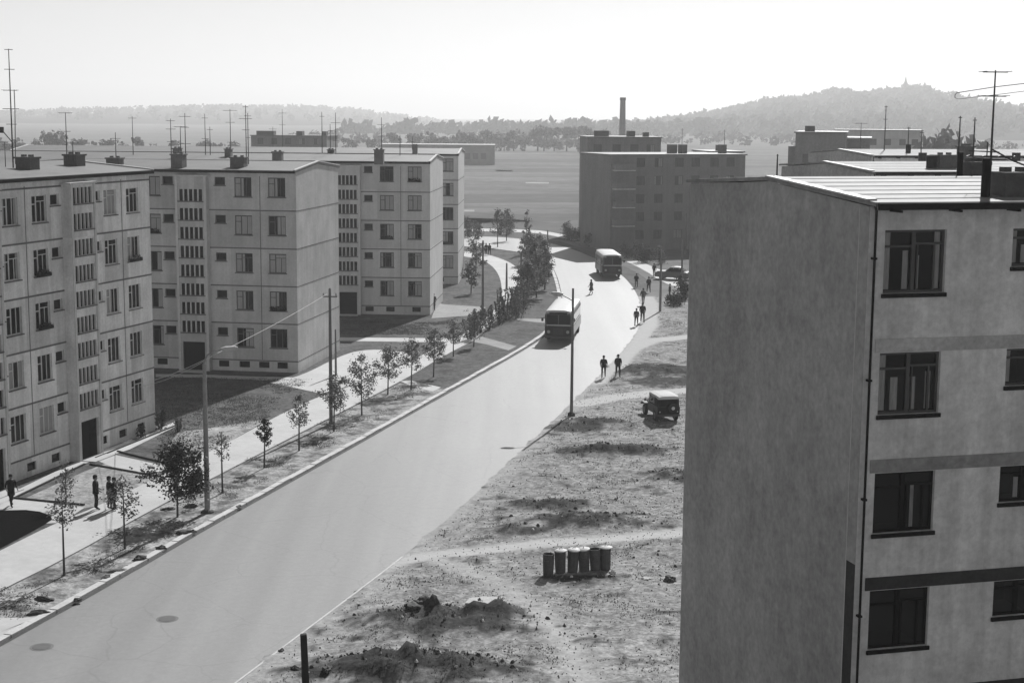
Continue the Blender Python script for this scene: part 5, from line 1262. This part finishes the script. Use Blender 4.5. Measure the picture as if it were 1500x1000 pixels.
# ------------------------------------------------------------------ bins, post, rubble, covers
bl = ['leftmost bin of the row of six, its lid missing and rim dented','second bin from the left in the row, pale lid slightly tilted','third bin from the left in the row, pale flat lid','fourth bin from the left in the row, very dark below a pale lid','fifth bin in the row, open and dark on top, no lid','rightmost bin of the row, pale lid overhanging to the right']
for i, x in enumerate((803,821,838.5,856,872.5,887)):
    p = G(x, 840-i*1.2+(3 if i == 0 else 0), .09); root = empty('rubbish_bin', (p.x, p.y, p.z-.08), rnd.uniform(0,3), bl[i], 'bin', 'row of six rubbish bins')
    root.rotation_euler = (rnd.uniform(-.05,.05), rnd.uniform(-.06,.06), rnd.uniform(0,3))
    h = 1.02; r = .235
    mb = MB().lathe([(r*.86,0),(r*.88,.05),(r*.9,.1),(r*.93,.3),(r*.955,.33),(r*.94,.36),(r*.97,.62),(r*.995,.65),(r*.98,.68),(r,h-.06),(r*1.05,h-.04),(r*1.05,h),(r*.96,h),(r*.9,h*.55),(.02,h*.55)], 20)
    mb.build('barrel', 'rusty_iron', root)
    for a in (0, PI):
        MB().tube([(r*math.cos(a)*1.0, r*math.sin(a)-.1,h-.25),(r*1.25*math.cos(a),r*math.sin(a)-.08,h-.25),(r*1.25*math.cos(a),r*math.sin(a)+.08,h-.25),(r*math.cos(a)*1.0, r*math.sin(a)+.1,h-.25)], .012, 5).build('handle','metal_dark',root)
    if i not in (0, 4):
        T = Matrix.Translation((.03 if i < 5 else .05,0,h+.01)) @ Matrix.Rotation(.05*((-1)**i),4,'X')
        lo = MB().lathe([(r*1.12,0),(r*1.12,.04),(r*.8,.075),(.05,.09)],20,T=T).build('lid','lid_pale',root)
        MB().tube([(-.07,0,.08),(-.05,0,.13),(.05,0,.13),(.07,0,.08)],.012,5,T=T).build('handle','metal_dark',lo)
# foreground post
p = G(448, 1006, .1); pz = at(446, 928, p.y).z
po = empty('wooden_post', (p.x, p.y, 0), .2, 'black weathered wooden post at the bottom edge by the roadside', 'post')
po.rotation_euler = (0.0, -.03, .2)
MB().loft([[(a*x,b*y,z) for a,b in ((-1,-1),(1,-1),(1.05,.9),(-.95,1))] for x,y,z in ((.125,.12,-.3),(.118,.115,.5),(.112,.108,1.1),(.108,.105,pz-.04),(.09,.09,pz))]).build('shaft','old_timber',po)
def clod(name, px, py, sx, sy, sz, label, m='rubble', cat='rubble', group=None, z=.05, rot=None):
    p = G(px, py, z); r = random.Random(int(px*13+py)); z = max(z if z > .1 and name == 'clod' else 0, rough_h(p.x, p.y)[0]) if name != 'clod' else z; bm = bmesh.new(); bmesh.ops.create_icosphere(bm, subdivisions=3, radius=1)
    for v in bm.verts:
        n_ = 1+.6*NZ.noise((v.co.x*1.3+px, v.co.y*1.3+py, v.co.z*1.3))+.35*NZ.noise((v.co.x*3+px, v.co.y*3+py, v.co.z*3)); v.co = Vector((v.co.x*sx*n_, v.co.y*sy*n_, max(-.25,v.co.z)*sz*n_*1.15))
    me = bpy.data.meshes.new(name); bm.to_mesh(me); bm.free(); me.materials.append(MATS[m])
    o = link(name, me, None, (p.x, p.y, z), (0,0,r.uniform(0,6) if rot is None else rot)); return tag(o, label, cat, group)
gc = 'dark clods lying on the near verge'
for px, py, sx, sy, sz, lb in ((205,819,.38,.2,.14,'large dark clod near the kerb below the second sapling'),(236,803,.22,.16,.12,'small dark clod beside the kerb, second from the large one'),(268,781,.3,.2,.14,'dark clod next to the kerb below the dark full tree'),(281,779,.2,.14,.09,'flat dark clod touching the one below the dark full tree'),
    (280,742,.34,.2,.12,'dark clod between the dark full tree and the lamp post'),(246,746,.3,.22,.1,'dark weedy clod left of the trunk of the dark full tree'),(156,846,.22,.16,.1,'dark clod close to the kerb on the near end of the verge'),(64,878,.4,.2,.12,'long dark clod at the near end of the verge'),
    (57,898,.42,.14,.1,'dark broken kerb lump beside the verge mouth at the left'),(113,879,.2,.15,.08,'small clod right at the kerb below the nearest sapling'),(350,742,.2,.15,.06,'small clod near the kerb right of the lamp post')):
    clod('clod', px, py, sx, sy, sz, lb, 'rubble', 'clod', gc, z=.12)
gr_ = 'rubble on the rough ground'
clod('rubble_lump', 981, 848, .26, .2, .18, 'dark lump right of the bins near the gable', 'rubble', 'rubble', gr_, .09)
clod('rubble_lump', 617, 880, .5, .3, .34, 'dark earth lump on the left of the rubble mound', 'rubble', 'rubble', gr_, .3)
clod('rubble_lump', 634, 892, .3, .2, .3, 'second dark lump on the rubble mound, leaning on the first', 'rubble', 'rubble', gr_, .3)
clod('rubble_lump', 600, 896, .4, .3, .2, 'low dark lump below the rubble mound top', 'rubble', 'rubble', gr_, .25)
clod('paper_litter', 947, 847, .22, .14, .05, 'pale scrap lying on the rough ground right of the bins', 'rubble_pale', 'litter', None, .1)
clod('paper_litter', 897, 840, .17, .12, .12, 'pale crumpled heap at the foot of the rightmost bin', 'lid_pale', 'litter', None, .08)
p = G(712, 886, .35); sl = empty('concrete_slab', (p.x, p.y, rough_h(p.x, p.y)[0]+.08), R_(-12), 'broken concrete slab with a pale top lying on the rubble mound', 'slab', gr_)
sl.rotation_euler = (R_(5), R_(-6), R_(-12))
MB().prism([(-.75,-.3),(.1,-.42),(.8,-.2),(.72,.25),(-.2,.32),(-.7,.2)], -.12, .1).build('slab_body', 'rubble_pale', sl)
for px, py, lb in ((245,906,'round manhole cover in the road below the near verge'),(61,947,'round manhole cover in the road at the lower left corner')):
    p = G(px, py, .012); mh = empty('manhole_cover', (p.x, p.y, .012), 0, lb, 'manhole cover', 'manhole covers in the road')
    MB().lathe([(.33,0),(.33,.012),(.31,.016)],24).build('plate','cover_iron',mh); MB().lathe([(.42,-.01),(.42,.006)],24).build('ring','cover_ring',mh)
clod('stone', 412, 953, .13, .09, .07, 'small dark stone on the edge stones left of the wooden post', 'rubble', 'stone', None, .02)
clod('stone', 433, 985, .16, .1, .1, 'dark stone at the foot of the wooden post, left side', 'rubble', 'stone', None, .02)
clod('stone', 479, 990, .3, .16, .16, 'dark lump right of the wooden post', 'rubble', 'stone', None, .05)
